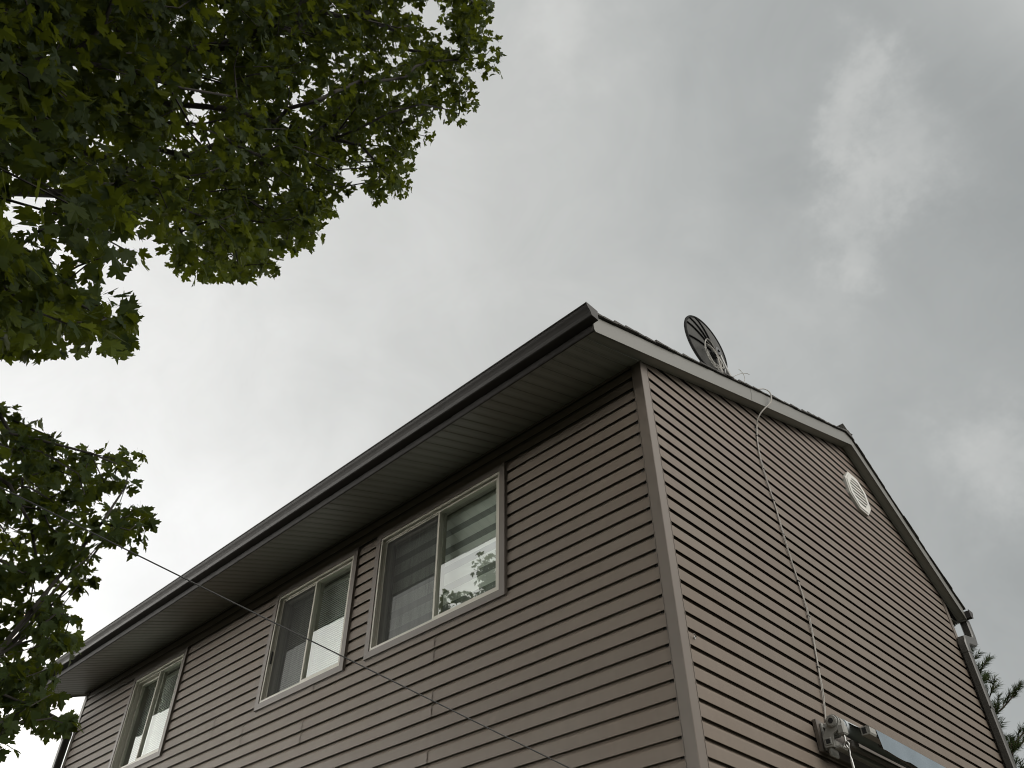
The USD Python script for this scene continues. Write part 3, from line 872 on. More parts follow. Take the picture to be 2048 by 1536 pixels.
SPRIGS = """-159,-422,708,15 -68,-356,670,15 -104,-391,588,15 -2,-389,406,15 -95,-424,503,15 -23,-359,629,15 -145,-442,675,15 -54,-285,958,15 -38,-352,815,15 -126,-419,772,15 -235,-219,817,15 -21,-406,464,15 -149,-408,888,15 -30,-350,728,15 -67,-367,590,15 -98,-386,419,15 -166,-312,872,15 -177,-358,469,15 -240,-318,798,15 -202,-350,718,15 -82,-152,1204,15 -160,-425,630,15 -206,-426,573,15 -146,-276,616,15
-8,-405,476,15 -165,-302,508,15 -187,-397,814,15 -221,-268,918,15 -259,-315,826,15 -296,-124,985,15 -50,-379,556,15 -158,-475,679,15 -49,-228,1041,15 -211,-291,745,15 -134,-318,470,15 -135,-244,689,15 -155,-441,605,15 -71,-424,634,15 -32,-409,422,15 -15,-333,846,15 -133,-234,713,15 -97,-358,950,15 -23,-387,546,15 -219,-240,777,15 -155,-400,534,15 -47,-457,625,15 -232,-386,681,15 -80,-386,674,15
-44,-324,847,15 -209,-393,594,15 -121,-370,683,15 -26,-417,536,15 -104,-391,847,15 -47,-326,687,15 -13,-285,837,15 -118,-472,703,15 -158,-410,721,15 -74,-320,830,15 -133,-119,1059,15 -178,-392,535,15 -171,-427,587,15 -67,-424,581,15 -155,-363,511,15 -124,-300,959,15 -35,-367,542,15 -141,-130,890,15 -184,-252,676,15 -254,-378,601,15 16,-217,923,15 -199,-273,866,15 -52,-358,395,15 -35,-281,955,15
-32,-437,483,15 -81,-243,746,15 -34,-396,512,15 -23,-455,572,15 -127,-460,675,15 -114,-365,822,15 -69,-379,522,15 -194,-274,722,15 35,-423,467,15 -33,-136,1069,15 -198,-395,691,15 -58,-261,807,15 -126,-239,1099,15 -204,-280,970,15 0,-397,424,15 -271,-291,739,15 -93,-346,523,15 -131,-262,594,15 -91,-292,1118,15 -179,-328,795,15 -122,-279,589,15 -272,-242,895,15 -128,-436,557,15 -74,-363,853,15
-138,-438,722,15 -153,-405,628,15 -237,-169,944,15 -256,-283,782,15 -180,-201,776,15 -184,-292,863,15 -192,-350,740,15 -185,-325,867,15 -96,-312,542,15 -240,-237,782,15 -86,-301,700,15 -69,-401,608,15 -267,-327,774,15 -72,-159,914,15 -58,-381,394,15 -73,-362,743,15 -124,-197,859,15 -59,-347,743,15 -59,-399,432,15 -156,-262,884,15 -166,-293,1026,15 -36,-398,554,15 -32,-294,796,15 -115,-337,512,15
-117,-416,574,15 -36,-433,567,15 -124,-279,790,15 -111,-206,1141,15 -246,-187,893,15 -256,-328,553,15 27,-416,426,15 19,-439,469,15 -219,-377,752,15 -186,-324,528,15 -56,-191,824,15 -38,-251,839,15 -75,-338,420,15 -109,-282,1029,15 -137,-352,580,15 -196,-205,721,15 -183,-379,460,15 -5,-396,509,15 0,-410,495,15 -27,-417,448,15 -86,-296,654,15 -111,-369,440,15 -43,-258,1021,15 -180,-313,850,15
-139,-458,641,15 -23,-424,638,15 -40,-449,592,15 -246,-201,727,15 -108,-386,533,15 -193,-390,603,15 -161,-407,586,15 -71,-378,661,15 -216,-249,731,15 -239,-378,561,15 10,-427,460,15 -65,-405,656,15 23,-225,951,15 -46,-387,692,15 -141,-178,1053,15 -186,-296,671,15 9,-430,503,15 17,-434,448,15 -138,-343,756,15 -6,-428,595,15 -77,-248,897,15 -200,-174,1038,15 -107,-114,1102,15 -38,-425,601,15
-95,-239,755,15 -29,-333,391,15 -164,-283,797,15 -88,-371,443,15 -218,-389,732,15 -173,-357,772,15 -3,-387,609,15 -208,-151,923,15 -43,-242,877,15 -142,-407,703,15 -131,-377,720,15 -74,-448,647,15 -122,-223,970,15 -108,-440,547,15 -111,-404,632,15 -111,-331,910,15 -169,-433,782,15 -270,-355,730,15 8,-194,1087,15 -176,-233,699,15 -17,-366,725,15 24,-411,546,15 -74,-127,907,15 -16,-338,763,15
-156,-386,494,15 -108,-286,626,15 -249,-368,707,15 -195,-107,890,15 -93,-204,815,15 -257,-392,549,15 -100,-347,455,15 -28,-373,490,15 -125,-376,808,15 -183,-402,793,15 0,-377,654,15 -237,-196,773,15 -76,-285,892,15 -87,-324,544,15 -95,-353,596,15 -144,-290,1027,15 -67,-355,471,15 -144,-154,866,15 -9,-412,614,15 -88,-330,926,15 -126,-204,1150,15 -239,-344,566,15 -113,-267,711,15 -63,-443,585,15
-72,-353,606,15 -92,-283,833,15 -175,-222,1039,15 -233,-335,781,15 -12,-326,784,15 46,-220,977,15 -29,-437,592,15 -55,-318,700,15 -131,-405,556,15 -79,-369,812,15 -221,-195,768,15 -128,-124,948,15 -87,-335,437,15 -219,-205,1017,15 -34,-161,1271,15 -57,-345,855,15 -119,-382,707,15 -46,-135,1215,15 -158,-269,955,15 -88,-384,452,15 -43,-401,470,15 -305,-210,812,15 -252,-425,642,15 -118,-297,550,15
-47,-286,837,15 -253,-242,725,15 -39,-425,637,15 -141,-347,735,15 -264,-308,770,15 -213,-192,966,15 6,-385,358,15 -279,-301,773,15 -55,-244,964,15 -72,-394,440,15 -100,-416,770,15 -202,-435,694,15 -265,-251,908,15 -32,-380,564,15 5,-209,894,15 8,-314,816,15 -55,-383,791,15 -21,-173,1024,15 -319,-211,844,15 -58,-256,777,15 -61,-254,940,15 -302,-246,875,15 -172,-230,936,15 -106,-338,680,15
-177,-288,820,15 -63,-120,1249,15 -161,-380,638,15 -88,-455,693,15 -80,-318,948,15 -178,-254,734,15 -288,-238,862,15 -39,-206,1141,15 -132,-368,630,15 -235,-167,871,15 -137,-326,583,15 -165,-265,821,15 -82,-412,766,15 -132,-319,1004,15 -71,-425,538,15 -17,-422,481,15 -64,-248,997,15 -169,-363,827,15 -33,-285,872,15 -72,-306,821,15 -79,-418,791,15 -200,-199,775,15 -140,-413,628,15 -184,-358,530,15
-157,-349,582,15 -110,-335,719,15 -198,-443,671,15 -209,-391,551,15 -207,-252,654,15 -69,-362,553,15 -200,-401,800,15 -173,-405,813,15 -242,-349,521,15 -93,-274,741,15 -5,-444,518,15 -14,-355,678,15 -43,-144,931,15 -106,-398,491,15 -158,-168,912,15 -314,-266,818,15 -33,-266,980,15 15,-424,522,15 -214,-322,524,15 -142,-224,662,15 -16,-414,497,15 -148,-462,628,15 -254,-327,726,15 9,-398,537,15
-153,-368,485,15 -128,-161,751,15 -217,-314,698,15 -173,-374,908,15 -206,-280,674,15 -30,-427,551,15 -174,-386,741,15 -115,-487,652,15 -100,-314,689,15 -159,-333,924,15 -41,-223,823,15 -73,-384,541,15 -62,-414,531,15 -3,-354,411,15 -125,-255,714,15 -20,-428,523,15 -82,-363,692,15 -133,-381,680,15 -142,-357,874,15 -152,-210,687,15 -61,-282,816,15 -289,-152,848,15 -7,-444,482,15 -87,-375,764,15
-169,-337,615,15 -128,-267,960,15 -155,-328,689,15 -42,-411,564,15 -73,-219,782,15 -123,-427,838,15 -103,-401,749,15 -67,-457,546,15 -123,-242,857,15 10,-268,936,15 -36,-371,392,15 -129,-270,1051,15 -59,-434,654,15 -14,-277,871,15 -179,-348,703,15 -80,-346,635,15 28,-208,979,15 -144,-230,742,15 -11,-377,355,15 2,-418,414,15 -173,-376,477,15 -201,-265,968,15 -35,-151,901,15 -195,-300,948,15
-217,-243,834,15 -148,-425,779,15 -78,-352,708,15 -189,-388,547,15 -29,-160,976,15 -203,-366,736,15 -125,-380,424,15 -102,-127,1124,15 -87,-161,954,15 -113,-330,610,15 -154,-278,819,15 -122,-294,1082,15 -147,-347,855,15 -167,-334,663,15 -31,-183,1161,15 -156,-288,601,15 -206,-375,711,15 8,-214,940,15 -116,-220,956,15 -120,-367,866,15 -115,-331,733,15 -232,-275,715,15 -248,-370,742,15
-224,-245,881,15 -7,-418,536,15 31,-216,1010,15 -275,-212,812,15 -155,-391,815,15 23,-439,490,15 -207,-265,824,15 -58,-303,715,15 -76,-251,1137,15 -263,-214,721,15 -89,-298,928,15 8,-409,583,15 -156,-410,655,15 -80,-319,707,15 -150,-428,670,15 -92,-485,631,15 -177,-249,996,15 -7,-397,462,15 -186,-161,943,15 -30,-309,837,15 -6,-387,631,15 -85,-390,707,15 -242,-353,692,15 11,-406,411,15
-164,-271,658,15 -3,-381,673,15 -186,-256,769,15 -113,-235,903,15 -124,-304,601,15 -58,-391,736,15 -168,-101,987,15 -126,-253,907,15 -173,-208,1024,15 -129,-259,1118,15 -23,-261,890,15 -148,-248,625,15 -131,-200,842,15 -62,-462,604,15 -71,-151,1180,15 -290,-127,910,15 -133,-297,708,15 -55,-387,478,15 -8,-427,564,15 -23,-288,966,15 -24,-354,789,15 -198,-410,662,15 -55,-178,851,15 -162,-386,613,15
-143,-180,955,15 -247,-154,1035,15 -182,-321,509,15 -163,-449,647,15 -327,-121,951,15 -197,-418,555,15 -134,-389,480,15 -55,-389,419,15 -121,-385,470,15 -38,-394,402,15 -63,-391,513,15 -137,-338,467,15 -288,-163,872,15 -35,-431,622,15 -103,-471,722,15 -80,-287,715,15 -113,-199,784,15 -127,-152,857,15 -243,-323,678,15 -42,-443,509,15 -137,-434,742,15 -117,-474,628,15 -173,-431,745,15
-88,-219,791,15 -94,-397,459,15 -53,-271,788,15 -164,-469,645,15 -171,-422,689,15 -128,-263,831,15 -25,-364,605,15 -81,-112,903,15 -79,-145,912,15 -48,-379,614,15 -100,-149,962,15 -76,-411,621,15 -19,-384,382,15 -101,-319,572,15 -194,-103,975,15 -136,-410,590,15 -184,-108,1110,15 -128,-350,885,15 -68,-176,1117,15 -98,-305,1076,15 -112,-208,936,15 -87,-384,502,15 -113,-450,757,15 -174,-192,805,15
-58,-344,560,15 -125,-377,737,15 -215,-100,941,15 -81,-312,798,15 -261,-184,746,15 -53,-170,1004,15 -123,-282,957,15 13,-309,838,15 -45,-182,1204,15 -129,-226,766,15 -266,-262,842,15 -158,-383,910,15 -56,-230,949,15 -159,-347,503,15 -65,-302,742,15 -112,-302,836,15 -266,-293,825,15 -180,-143,1045,15 -82,-138,854,15 -65,-469,622,15 -226,-369,766,15 14,-195,1038,15 -251,-326,811,15 -108,-342,432,15
-74,-464,584,15 -169,-162,940,15 -10,-346,803,15 -60,-411,562,15 -184,-475,684,15 -96,-257,844,15 -111,-485,693,15 -74,-421,693,15 -14,-379,572,15 -165,-398,548,15 -292,-219,818,15 -120,-422,553,15 -86,-112,1006,15 -69,-364,637,15 -99,-430,636,15 -91,-426,653,15 -89,-295,786,15 -192,-279,683,15 -50,-282,863,15 -163,-105,1097,15 -79,-164,825,15 -84,-453,581,15 9,-273,846,15 -89,-408,500,15
-56,-425,631,15 -201,-183,881,15 -306,-202,874,15 -161,-427,610,15 -44,-366,477,15 5,-400,451,15 -162,-376,844,15 -50,-327,765,15 -119,-268,735,15 -170,-409,739,15 -10,-427,453,15 -93,-424,525,15 -60,-426,490,15 -79,-254,770,15 10,-400,612,15 -8,-391,556,15 -2,-373,369,15 -59,-348,543,15 -204,-167,927,15 -200,-369,801,15 -93,-372,880,15 -125,-278,553,15 -74,-379,777,15 -29,-378,369,15
-167,-211,744,15 -16,-357,369,15 -73,-409,721,15 -241,-233,976,15 -47,-405,441,15 -223,-360,836,15 -213,-318,786,15 -319,-230,862,15 -246,-187,939,15 -81,-223,949,15 -51,-224,991,15 -128,-247,1006,15 -83,-374,412,15 -202,-176,777,15 -157,-202,891,15 -82,-413,738,15 -33,-371,764,15 -197,-283,1008,15 -230,-113,1051,15 -93,-360,806,15 -122,-317,580,15 -52,-349,413,15 -113,-430,678,15 -96,-303,590,15
-95,-353,424,15 -253,-392,636,15 -174,-135,833,15 -167,-371,800,15 -214,-121,1038,15 -163,-216,714,15 -155,-430,742,15 -179,-145,1018,15 -87,-296,623,15 -1,-414,455,15 -246,-285,753,15 -117,-229,672,15 -10,-228,912,15 -235,-273,796,15 -52,-362,623,15 -176,-353,885,15 -248,-337,533,15 -306,-242,737,15 -134,-340,673,15 -75,-360,497,15 -81,-327,511,15 -144,-140,842,15 -123,-161,784,15
-235,-371,779,15 -153,-394,839,15 -31,-346,683,15 -139,-407,805,15 -102,-432,577,15 5,-191,1108,15 -43,-369,412,15 -138,-221,960,15 -246,-395,602,15 -187,-172,916,15 -154,-192,811,15 -170,-122,1112,15 -242,-305,674,15 10,-352,739,15 -316,-244,759,15 -144,-348,652,15 -134,-270,1081,15 -293,-170,897,15 -104,-448,693,15 30,-421,516,15 -223,-215,889,15 -175,-386,833,15 -188,-333,742,15
-239,-162,835,15 -190,-261,648,15 -238,-321,565,15 -16,-299,783,15 -28,-348,842,15 -178,-223,986,15 -47,-175,1113,15 -46,-397,648,15 -155,-270,697,15 -182,-112,944,15 -17,-397,529,15 -150,-235,633,15 -63,-297,686,15 -56,-195,971,15 -53,-303,780,15 -17,-195,982,15 -95,-243,928,15 -27,-302,875,15 -112,-369,640,15 -113,-188,1102,15 -21,-162,940,15 -64,-230,854,15 -239,-416,627,15 -257,-154,858,15
-10,-390,584,15 -97,-397,652,15 -213,-260,933,15 -157,-375,777,15 -213,-407,696,15 -158,-240,724,15 -197,-381,855,15 -298,-305,774,15 -325,-180,824,15 -103,-211,792,15 -43,-244,1041,15 -39,-392,674,15 -261,-341,696,15 -120,-358,1014,15 -79,-414,573,15 -112,-290,809,15 -148,-266,759,15 -43,-329,405,15 -114,-183,897,15 -30,-214,1027,15 -47,-275,976,15 -8,-352,711,15 -197,-339,651,15 -21,-454,546,15
-76,-376,566,15 -171,-363,685,15 -92,-380,652,15 -102,-263,1113,15 -164,-334,799,15 -35,-370,668,15 -189,-263,874,15 -1,-181,975,15 -107,-287,754,15 -303,-242,815,15 -69,-117,1116,15 -40,-395,616,15 -133,-381,897,15 -49,-424,614,15 -175,-306,643,15 -186,-334,851,15 21,-191,940,15 -51,-339,904,15 -80,-393,466,15 -40,-306,739,15 10,-414,471,15 -89,-391,524,15 -156,-138,938,15 -61,-346,871,15
-79,-311,739,15 -156,-150,895,15 28,-249,904,15 -97,-318,736,15 -300,-318,736,15 -72,-439,663,15 -95,-430,558,15 -57,-154,906,15 -131,-265,640,15 -143,-283,685,15 -59,-142,964,15 -202,-203,922,15 -88,-451,641,15 -88,-349,445,15 -115,-453,638,15 -211,-372,678,15 -341,-160,884,15 -138,-385,450,15 -201,-241,822,15 -248,-246,913,15 23,-424,500,15 -143,-251,933,15 -225,-439,621,15 -32,-202,947,15
-85,-431,578,15 -44,-289,911,15 -204,-197,739,15 -56,-355,690,15 8,-382,334,15 -24,-263,908,15 -176,-202,1084,15 -127,-303,736,15 -235,-255,788,15 -51,-298,762,15 24,-230,1002,15 -146,-329,949,15 -48,-347,615,15 -82,-368,522,15 -62,-412,455,15 -55,-333,718,15 -97,-279,912,15 -184,-408,647,15 -101,-488,679,15 -151,-357,674,15 -148,-405,575,15 -76,-264,900,15 -72,-388,580,15 -25,-172,1253,15
-42,-150,874,15 -33,-396,702,15 -58,-188,1214,15 -180,-355,931,15 -3,-228,931,15 -270,-273,822,15 -47,-418,500,15 -84,-208,923,15 -63,-312,997,15 -139,-398,621,15 -183,-402,627,15 -78,-407,515,15 -11,-196,904,15 -166,-128,1068,15 -179,-186,932,15 -51,-358,804,15 -89,-324,789,15 -19,-441,535,15 -21,-252,978,15 -142,-267,905,15 -105,-438,719,15 -221,-221,766,15 8,-199,1067,15 40,-442,461,15
-113,-317,1028,15 -115,-201,1024,15 -16,-169,1092,15 -42,-398,427,15 -118,-327,864,15 -124,-346,616,15 -40,-136,971,15 -180,-102,1066,15 -163,-480,694,15 -41,-465,566,15 -88,-416,673,15 -91,-321,859,15 -17,-382,445,15 -154,-203,1107,15 -135,-400,939,15 -206,-224,833,15 -64,-145,1046,15 -145,-420,551,15 -104,-372,569,15 -146,-270,1005,15 -15,-168,897,15 -219,-345,762,15 -179,-183,1038,15
-304,-216,829,15 -143,-332,602,15 -217,-181,927,15 -119,-322,770,15 -274,-369,549,15 -270,-198,818,15 9,-279,910,15 -179,-336,641,15 -155,-385,515,15 -20,-447,508,15 -39,-442,534,15 -99,-440,604,15 -215,-322,730,15 11,-423,569,8 -33,-322,703,8 -13,-377,629,8 -4,-431,504,8 -21,-410,429,8 -101,-299,784,8 -21,-363,391,8 -12,-376,340,8 -38,-392,603,8 -46,-109,924,8 28,-413,560,8 -58,-210,881,8
-69,-391,597,8 -17,-198,966,8 -178,-208,710,8 -67,-229,792,8 -144,-312,636,8 -28,-366,415,8 -69,-280,862,8 -72,-372,435,8 -53,-369,401,8 -45,-324,721,8 -89,-337,491,8 -77,-234,851,8 -89,-342,538,8 -97,-116,930,8 -110,-304,761,8 -88,-114,945,8 -2,-335,746,8 26,-234,915,8 -69,-192,828,8 -66,-242,912,8 -53,-144,988,8 -60,-380,546,8 -152,-265,663,8 -120,-269,690,8 -37,-422,466,8 -21,-343,375,8
30,-420,540,8 -88,-240,768,8 -38,-361,611,8 -52,-235,894,8 -30,-398,410,8 -41,-307,764,8 33,-251,931,8 -16,-362,356,8 -71,-391,425,8 -11,-282,853,8 -173,-264,687,8 -197,-199,706,8 -30,-178,907,8 -74,-391,507,8 -76,-229,773,8 -45,-388,541,8 -21,-185,925,8 -59,-377,646,8 -20,-384,700,8 -42,-430,512,8 -4,-161,1001,8 -142,-204,747,8 -6,-298,793,8 -74,-284,773,8 -30,-403,436,8 -129,-246,724,8
-142,-238,670,8 -70,-374,394,8 -135,-114,895,8 1,-306,878,8 -68,-407,496,8 -39,-287,772,8 -67,-392,618,8 -28,-395,495,8 -12,-234,935,8 -39,-383,732,8 -84,-269,774,8 -16,-250,869,8 -18,-372,689,8 -22,-408,684,8 1,-423,495,8 56,-431,456,8 -13,-411,567,8 -89,-203,873,8 -165,-266,636,8 -127,-325,618,8 -21,-432,468,8 10,-401,469,8 -49,-359,460,8 -1,-424,425,8 -100,-317,446,8 -64,-279,835,8
-102,-237,729,8 -97,-138,896,8 -10,-409,628,8 -85,-408,447,8 -44,-276,778,8 -58,-205,949,8 -164,-268,584,8 9,-298,821,8 -108,-221,708,8 -41,-220,904,8 -142,-204,663,8 -63,-337,454,8 -1,-273,894,8 -49,-273,756,8 -60,-359,420,8 -42,-367,582,8 -151,-130,825,8 -178,-264,644,8 -63,-196,876,8 -131,-265,560,8 -83,-184,901,8 -118,-312,660,8 -51,-375,485,8 -122,-262,618,8 -34,-385,622,8 -24,-240,840,8
-182,-251,626,8 2,-340,800,8 -18,-384,461,8 -85,-362,406,8 -119,-301,578,8 -42,-209,851,8 -41,-390,440,8 -14,-206,977,8 -21,-282,845,8 -15,-400,390,8 -118,-172,762,8 -77,-266,788,8 -52,-336,699,8 0,-177,987,8 -61,-372,716,8 -72,-393,482,8 -45,-351,651,8 11,-401,524,8 -103,-339,549,8 -150,-282,588,8 -28,-383,710,8 -60,-392,453,8 49,-428,469,8 -185,-220,694,8 -54,-244,838,8 -38,-379,500,8
-41,-410,625,8 -104,-283,672,8 -149,-205,675,8 -48,-398,626,8 -73,-362,445,8 -15,-328,736,8 -30,-339,715,8 -37,-327,740,8 -1,-409,511,8 -38,-345,421,8 -79,-356,573,8 -86,-380,537,8 -66,-358,565,8 -40,-153,997,8 30,-397,340,8 -31,-156,883,8 -31,-446,518,8 -152,-214,811,8 -127,-187,849,8 -146,-228,764,8 -127,-293,611,8 -13,-345,416,8 -75,-338,619,8 -58,-370,687,8 -117,-124,907,8 -81,-253,721,8
-45,-304,834,8 -127,-211,829,8 -28,-424,513,8 45,-429,430,8 -97,-267,684,8 -17,-348,428,8 -34,-261,846,8 -27,-418,601,8 -8,-333,773,8 -66,-359,730,8 -11,-416,553,8 -48,-339,758,8 -122,-256,702,8 -75,-336,532,8 3,-373,684,8 -30,-377,382,8 -44,-367,650,8 38,-440,434,8 -141,-205,690,8 -70,-321,427,8 -94,-294,606,8 28,-413,480,8 -130,-278,635,8 -71,-372,543,8 -25,-335,796,8 -41,-383,651,8
-70,-326,793,8 33,-223,982,8 -27,-288,769,8 -91,-321,494,8 -91,-343,693,8 -65,-278,725,8 3,-396,597,8 -56,-315,739,8 57,-431,442,8 -9,-443,499,8 -159,-237,662,8 -132,-186,795,8 -95,-367,536,8 -131,-302,565,8 6,-420,511,8 -137,-217,674,8 -20,-407,598,8 -27,-374,595,8 -33,-402,591,8 -60,-347,591,8 -78,-325,598,8 -191,-236,682,8 -81,-119,867,8 -74,-127,944,8 7,-433,565,8 -108,-261,683,8
-41,-252,901,8 -62,-322,680,8 11,-235,993,8 40,-426,508,8 -96,-113,886,8 -12,-414,449,8 -74,-383,381,8 24,-408,457,8 -91,-263,799,8 -115,-164,798,8 -3,-280,820,8 -14,-316,845,8 -118,-271,601,8 -89,-231,891,8 -166,-229,684,8 -179,-215,650,8 5,-434,472,8 -15,-370,372,8 -46,-126,956,8 -50,-383,461,8 -45,-357,715,8 -42,-139,917,8 16,-414,502,8 -3,-385,383,8 -52,-390,566,8 -33,-440,496,8 -25,-243,958,8
-55,-401,465,8 -101,-297,669,8 -161,-235,761,8 -24,-422,571,8 -134,-291,636,8 -18,-346,817,8 -47,-348,785,8 -129,-282,753,8 -18,-425,543,8 -88,-194,859,8 -86,-296,724,8 -51,-320,834,8 -20,-245,853,8 -160,-265,718,8 -87,-379,575,8 -97,-358,505,8 -32,-386,359,8 -101,-265,652,8 -4,-420,574,8 22,-411,445,8 -64,-379,504,8 -24,-378,616,8 42,-221,950,8 17,-442,509,8 -86,-316,441,8 -109,-342,614,8
-101,-349,537,8 -119,-292,633,8 -68,-298,792,8 -55,-355,493,8 -78,-307,652,8 -40,-391,531,8 3,-397,365,8 -2,-198,931,8 12,-209,998,8 -70,-339,762,8 -4,-377,700,8 -41,-350,801,8 -118,-288,664,8 -156,-199,750,8 -141,-260,619,8 -182,-215,733,8 -55,-370,637,8 -6,-385,347,8 -43,-243,945,8 14,-392,352,8 -77,-357,478,8 -72,-158,861,8 -40,-128,907,8 -109,-322,468,8 -96,-333,626,8 9,-269,953,8
-54,-121,915,8 -102,-152,876,8 -131,-181,860,8 -43,-310,790,8 -12,-191,941,8 -64,-194,812,8 -123,-309,710,8 -20,-145,973,8 -135,-316,606,8 -123,-150,766,8 -34,-166,1000,8 -135,-211,778,8 -60,-282,790,8 -7,-456,527,8 -113,-307,728,8 -74,-177,878,8 -127,-215,746,8 -115,-275,622,8 -60,-292,802,8 -85,-310,615,8 -14,-182,978,8 -73,-343,451,8 -99,-304,733,8 -196,-232,647,8 -160,-221,657,8
-169,-201,792,8 -43,-359,567,8 3,-449,476,8 30,-199,943,8 -44,-290,738,8 -102,-261,696,8 -89,-132,1181,12 -71,-211,883,12 -134,-255,795,12 -96,-225,820,12 -222,-135,1031,12 -48,-340,744,12 -61,-241,879,12 -61,-284,1072,12 -46,-361,832,12 -128,-142,887,12 -169,-212,832,12 -152,-257,609,12 -264,-197,843,12 -60,-116,1204,12 -162,-282,985,12 -5,-261,929,12 36,-224,964,12 -16,-279,916,12
-209,-121,945,12 -116,-235,773,12 -35,-296,977,12 -126,-212,1013,12 -111,-265,890,12 -189,-249,697,12 -186,-131,995,12 -121,-267,675,12 -158,-287,900,12 -139,-279,924,12 -208,-145,894,12 -145,-202,924,12 -49,-117,1091,12 -34,-251,1003,12 -181,-182,790,12 -103,-303,945,12 -73,-224,959,12 -170,-198,873,12 -106,-221,1023,12 -142,-190,816,12 -167,-192,817,12 -21,-269,851,12 -94,-290,679,12
-62,-345,914,12 -53,-299,814,12 -20,-159,1182,12 4,-302,865,12 -111,-167,857,12 -207,-189,753,12 -32,-223,925,12 -266,-220,884,12 -78,-175,1050,12 -100,-275,856,12 9,-288,860,12 -85,-220,1088,12 -195,-113,1061,12 -103,-326,799,12 -26,-153,1130,12 -95,-180,978,12 -55,-273,1066,12 -196,-225,856,12 -163,-257,680,12 -57,-261,867,12 -89,-191,1042,12 -280,-154,824,12 3,-235,966,12 -152,-244,593,12
-126,-298,994,12 11,-244,906,12 -123,-173,919,12 -70,-249,1062,12 -112,-102,1008,12 -104,-204,898,12 -5,-186,1083,12 -50,-299,878,12 -47,-157,1099,12 -177,-264,670,12 -151,-316,982,12 -48,-228,1126,12 -125,-280,910,12 -89,-253,924,12 -123,-187,1056,12 -249,-258,886,12 -153,-179,882,12 -240,-110,989,12 -164,-279,961,12 -113,-268,1012,12 -177,-192,1021,12 -42,-221,1179,12 -116,-264,1044,12
-226,-170,894,12 -102,-335,963,12 -150,-255,1022,12 -250,-138,1002,12 -162,-218,764,12 2,-223,987,12 -67,-111,1143,12 -6,-329,800,12 -194,-268,784,12 -84,-131,1104,12 -125,-293,885,12 -299,-173,826,12 -110,-316,806,12 -13,-221,966,12 -170,-203,851,12 -113,-122,932,12 -194,-224,878,12 -198,-174,817,12 -123,-277,972,12 -130,-312,798,12 4,-316,848,12 -171,-121,1001,12 -124,-263,985,12
-130,-257,1054,12 -83,-335,898,12 -44,-245,1010,12 -41,-270,913,12 -40,-201,1076,12 -97,-292,875,12 -129,-173,845,12 -49,-310,726,12 -99,-324,812,12 -244,-177,775,12 -34,-271,1019,12 -74,-196,995,12 -121,-302,697,12 -43,-353,848,12 -87,-315,1008,12 -202,-252,723,12 -35,-302,906,12 -185,-183,765,12 -60,-278,752,12 -222,-267,905,12 -123,-198,1041,12 -41,-324,863,12 -84,-153,869,12 -113,-296,1046,12
-93,-201,986,12 -227,-215,704,12 -51,-198,864,12 -154,-224,1052,12 -10,-216,921,12 -205,-172,954,12 -254,-161,972,12 -168,-254,659,12 -131,-120,963,12 -257,-136,961,12 11,-237,953,12 -73,-317,671,12 -276,-211,876,12 -207,-187,1029,12 -268,-162,805,12 -296,-230,784,12 -96,-130,960,12 -93,-169,904,12 -61,-147,978,12 -142,-159,805,12 -306,-201,756,12 -79,-308,907,12 -98,-212,1105,12 -207,-170,804,12
-139,-272,580,12 -175,-268,752,12 -232,-108,1025,12 -86,-203,957,12 -102,-293,830,12 -85,-308,894,12 -31,-220,883,12 -117,-278,870,12 -231,-205,730,12 -35,-299,816,12 -100,-153,976,12 -189,-215,834,12 -136,-198,976,12 -48,-254,802,12 -108,-272,793,12 -151,-219,780,12 -67,-140,998,12 -141,-280,714,12 -201,-273,915,12 -137,-161,772,12 -62,-265,845,12 -77,-281,790,12 -93,-186,801,12 -123,-241,1052,12
-149,-268,640,12 -8,-306,863,12 -196,-114,916,12 -160,-181,765,12 -91,-121,1192,12 -230,-225,693,12 -265,-229,768,12 -268,-155,965,12 -125,-233,936,12 -126,-179,984,12 -143,-133,804,12 -158,-152,1060,12 -87,-344,927,12 -266,-226,710,12 -40,-129,1021,12 -82,-275,733,12 -142,-285,667,12 -162,-308,844,12 -104,-265,722,12 -31,-124,923,12 -54,-308,858,12 -123,-250,888,12 -174,-218,754,12
-27,-219,1149,12 -213,-229,941,12 -193,-103,946,12 -117,-243,716,12 -23,-330,748,12 -68,-273,916,12 -140,-250,656,12 -109,-263,854,12 -58,-222,1114,12 -69,-319,987,12 -210,-191,919,12 30,-218,941,12 -104,-106,1133,12 -46,-327,782,12 -82,-214,972,12 -44,-328,819,12 -162,-245,646,12 -63,-275,971,12 -78,-293,1025,12 -114,-223,1102,12 -34,-170,917,12 -13,-305,891,12 -30,-149,943,12 -200,-182,734,12
-55,-347,824,12 -127,-165,1119,12 -187,-280,943,12 -137,-107,958,12 -121,-200,941,12 -59,-131,1013,12 -77,-123,887,12 -153,-257,965,12 -71,-174,1176,12 -158,-163,925,12 -192,-221,675,12 -148,-187,1097,12 -91,-354,969,12 -153,-275,725,12 -36,-157,955,12 -57,-331,752,12 -171,-197,1055,12 -202,-213,672,12 -116,-149,798,12 -276,-210,732,12 -34,-166,1061,12 -76,-124,1021,12 -23,-163,1073,12
-28,-316,769,12 -67,-125,1176,12 -47,-310,909,12 -13,-183,1105,12 -120,-292,740,12 -110,-249,696,12 -182,-268,863,12 -320,-242,525,13 -262,-288,475,13 -262,-267,347,13 -364,-275,385,13 -295,-288,426,13 -275,-268,328,13 -372,-255,443,13 -283,-267,353,13 -278,-273,435,13 -306,-238,382,13 -306,-275,414,13 -247,-226,439,13 -330,-320,437,13 -312,-224,366,13 -305,-318,414,13 -351,-289,391,13
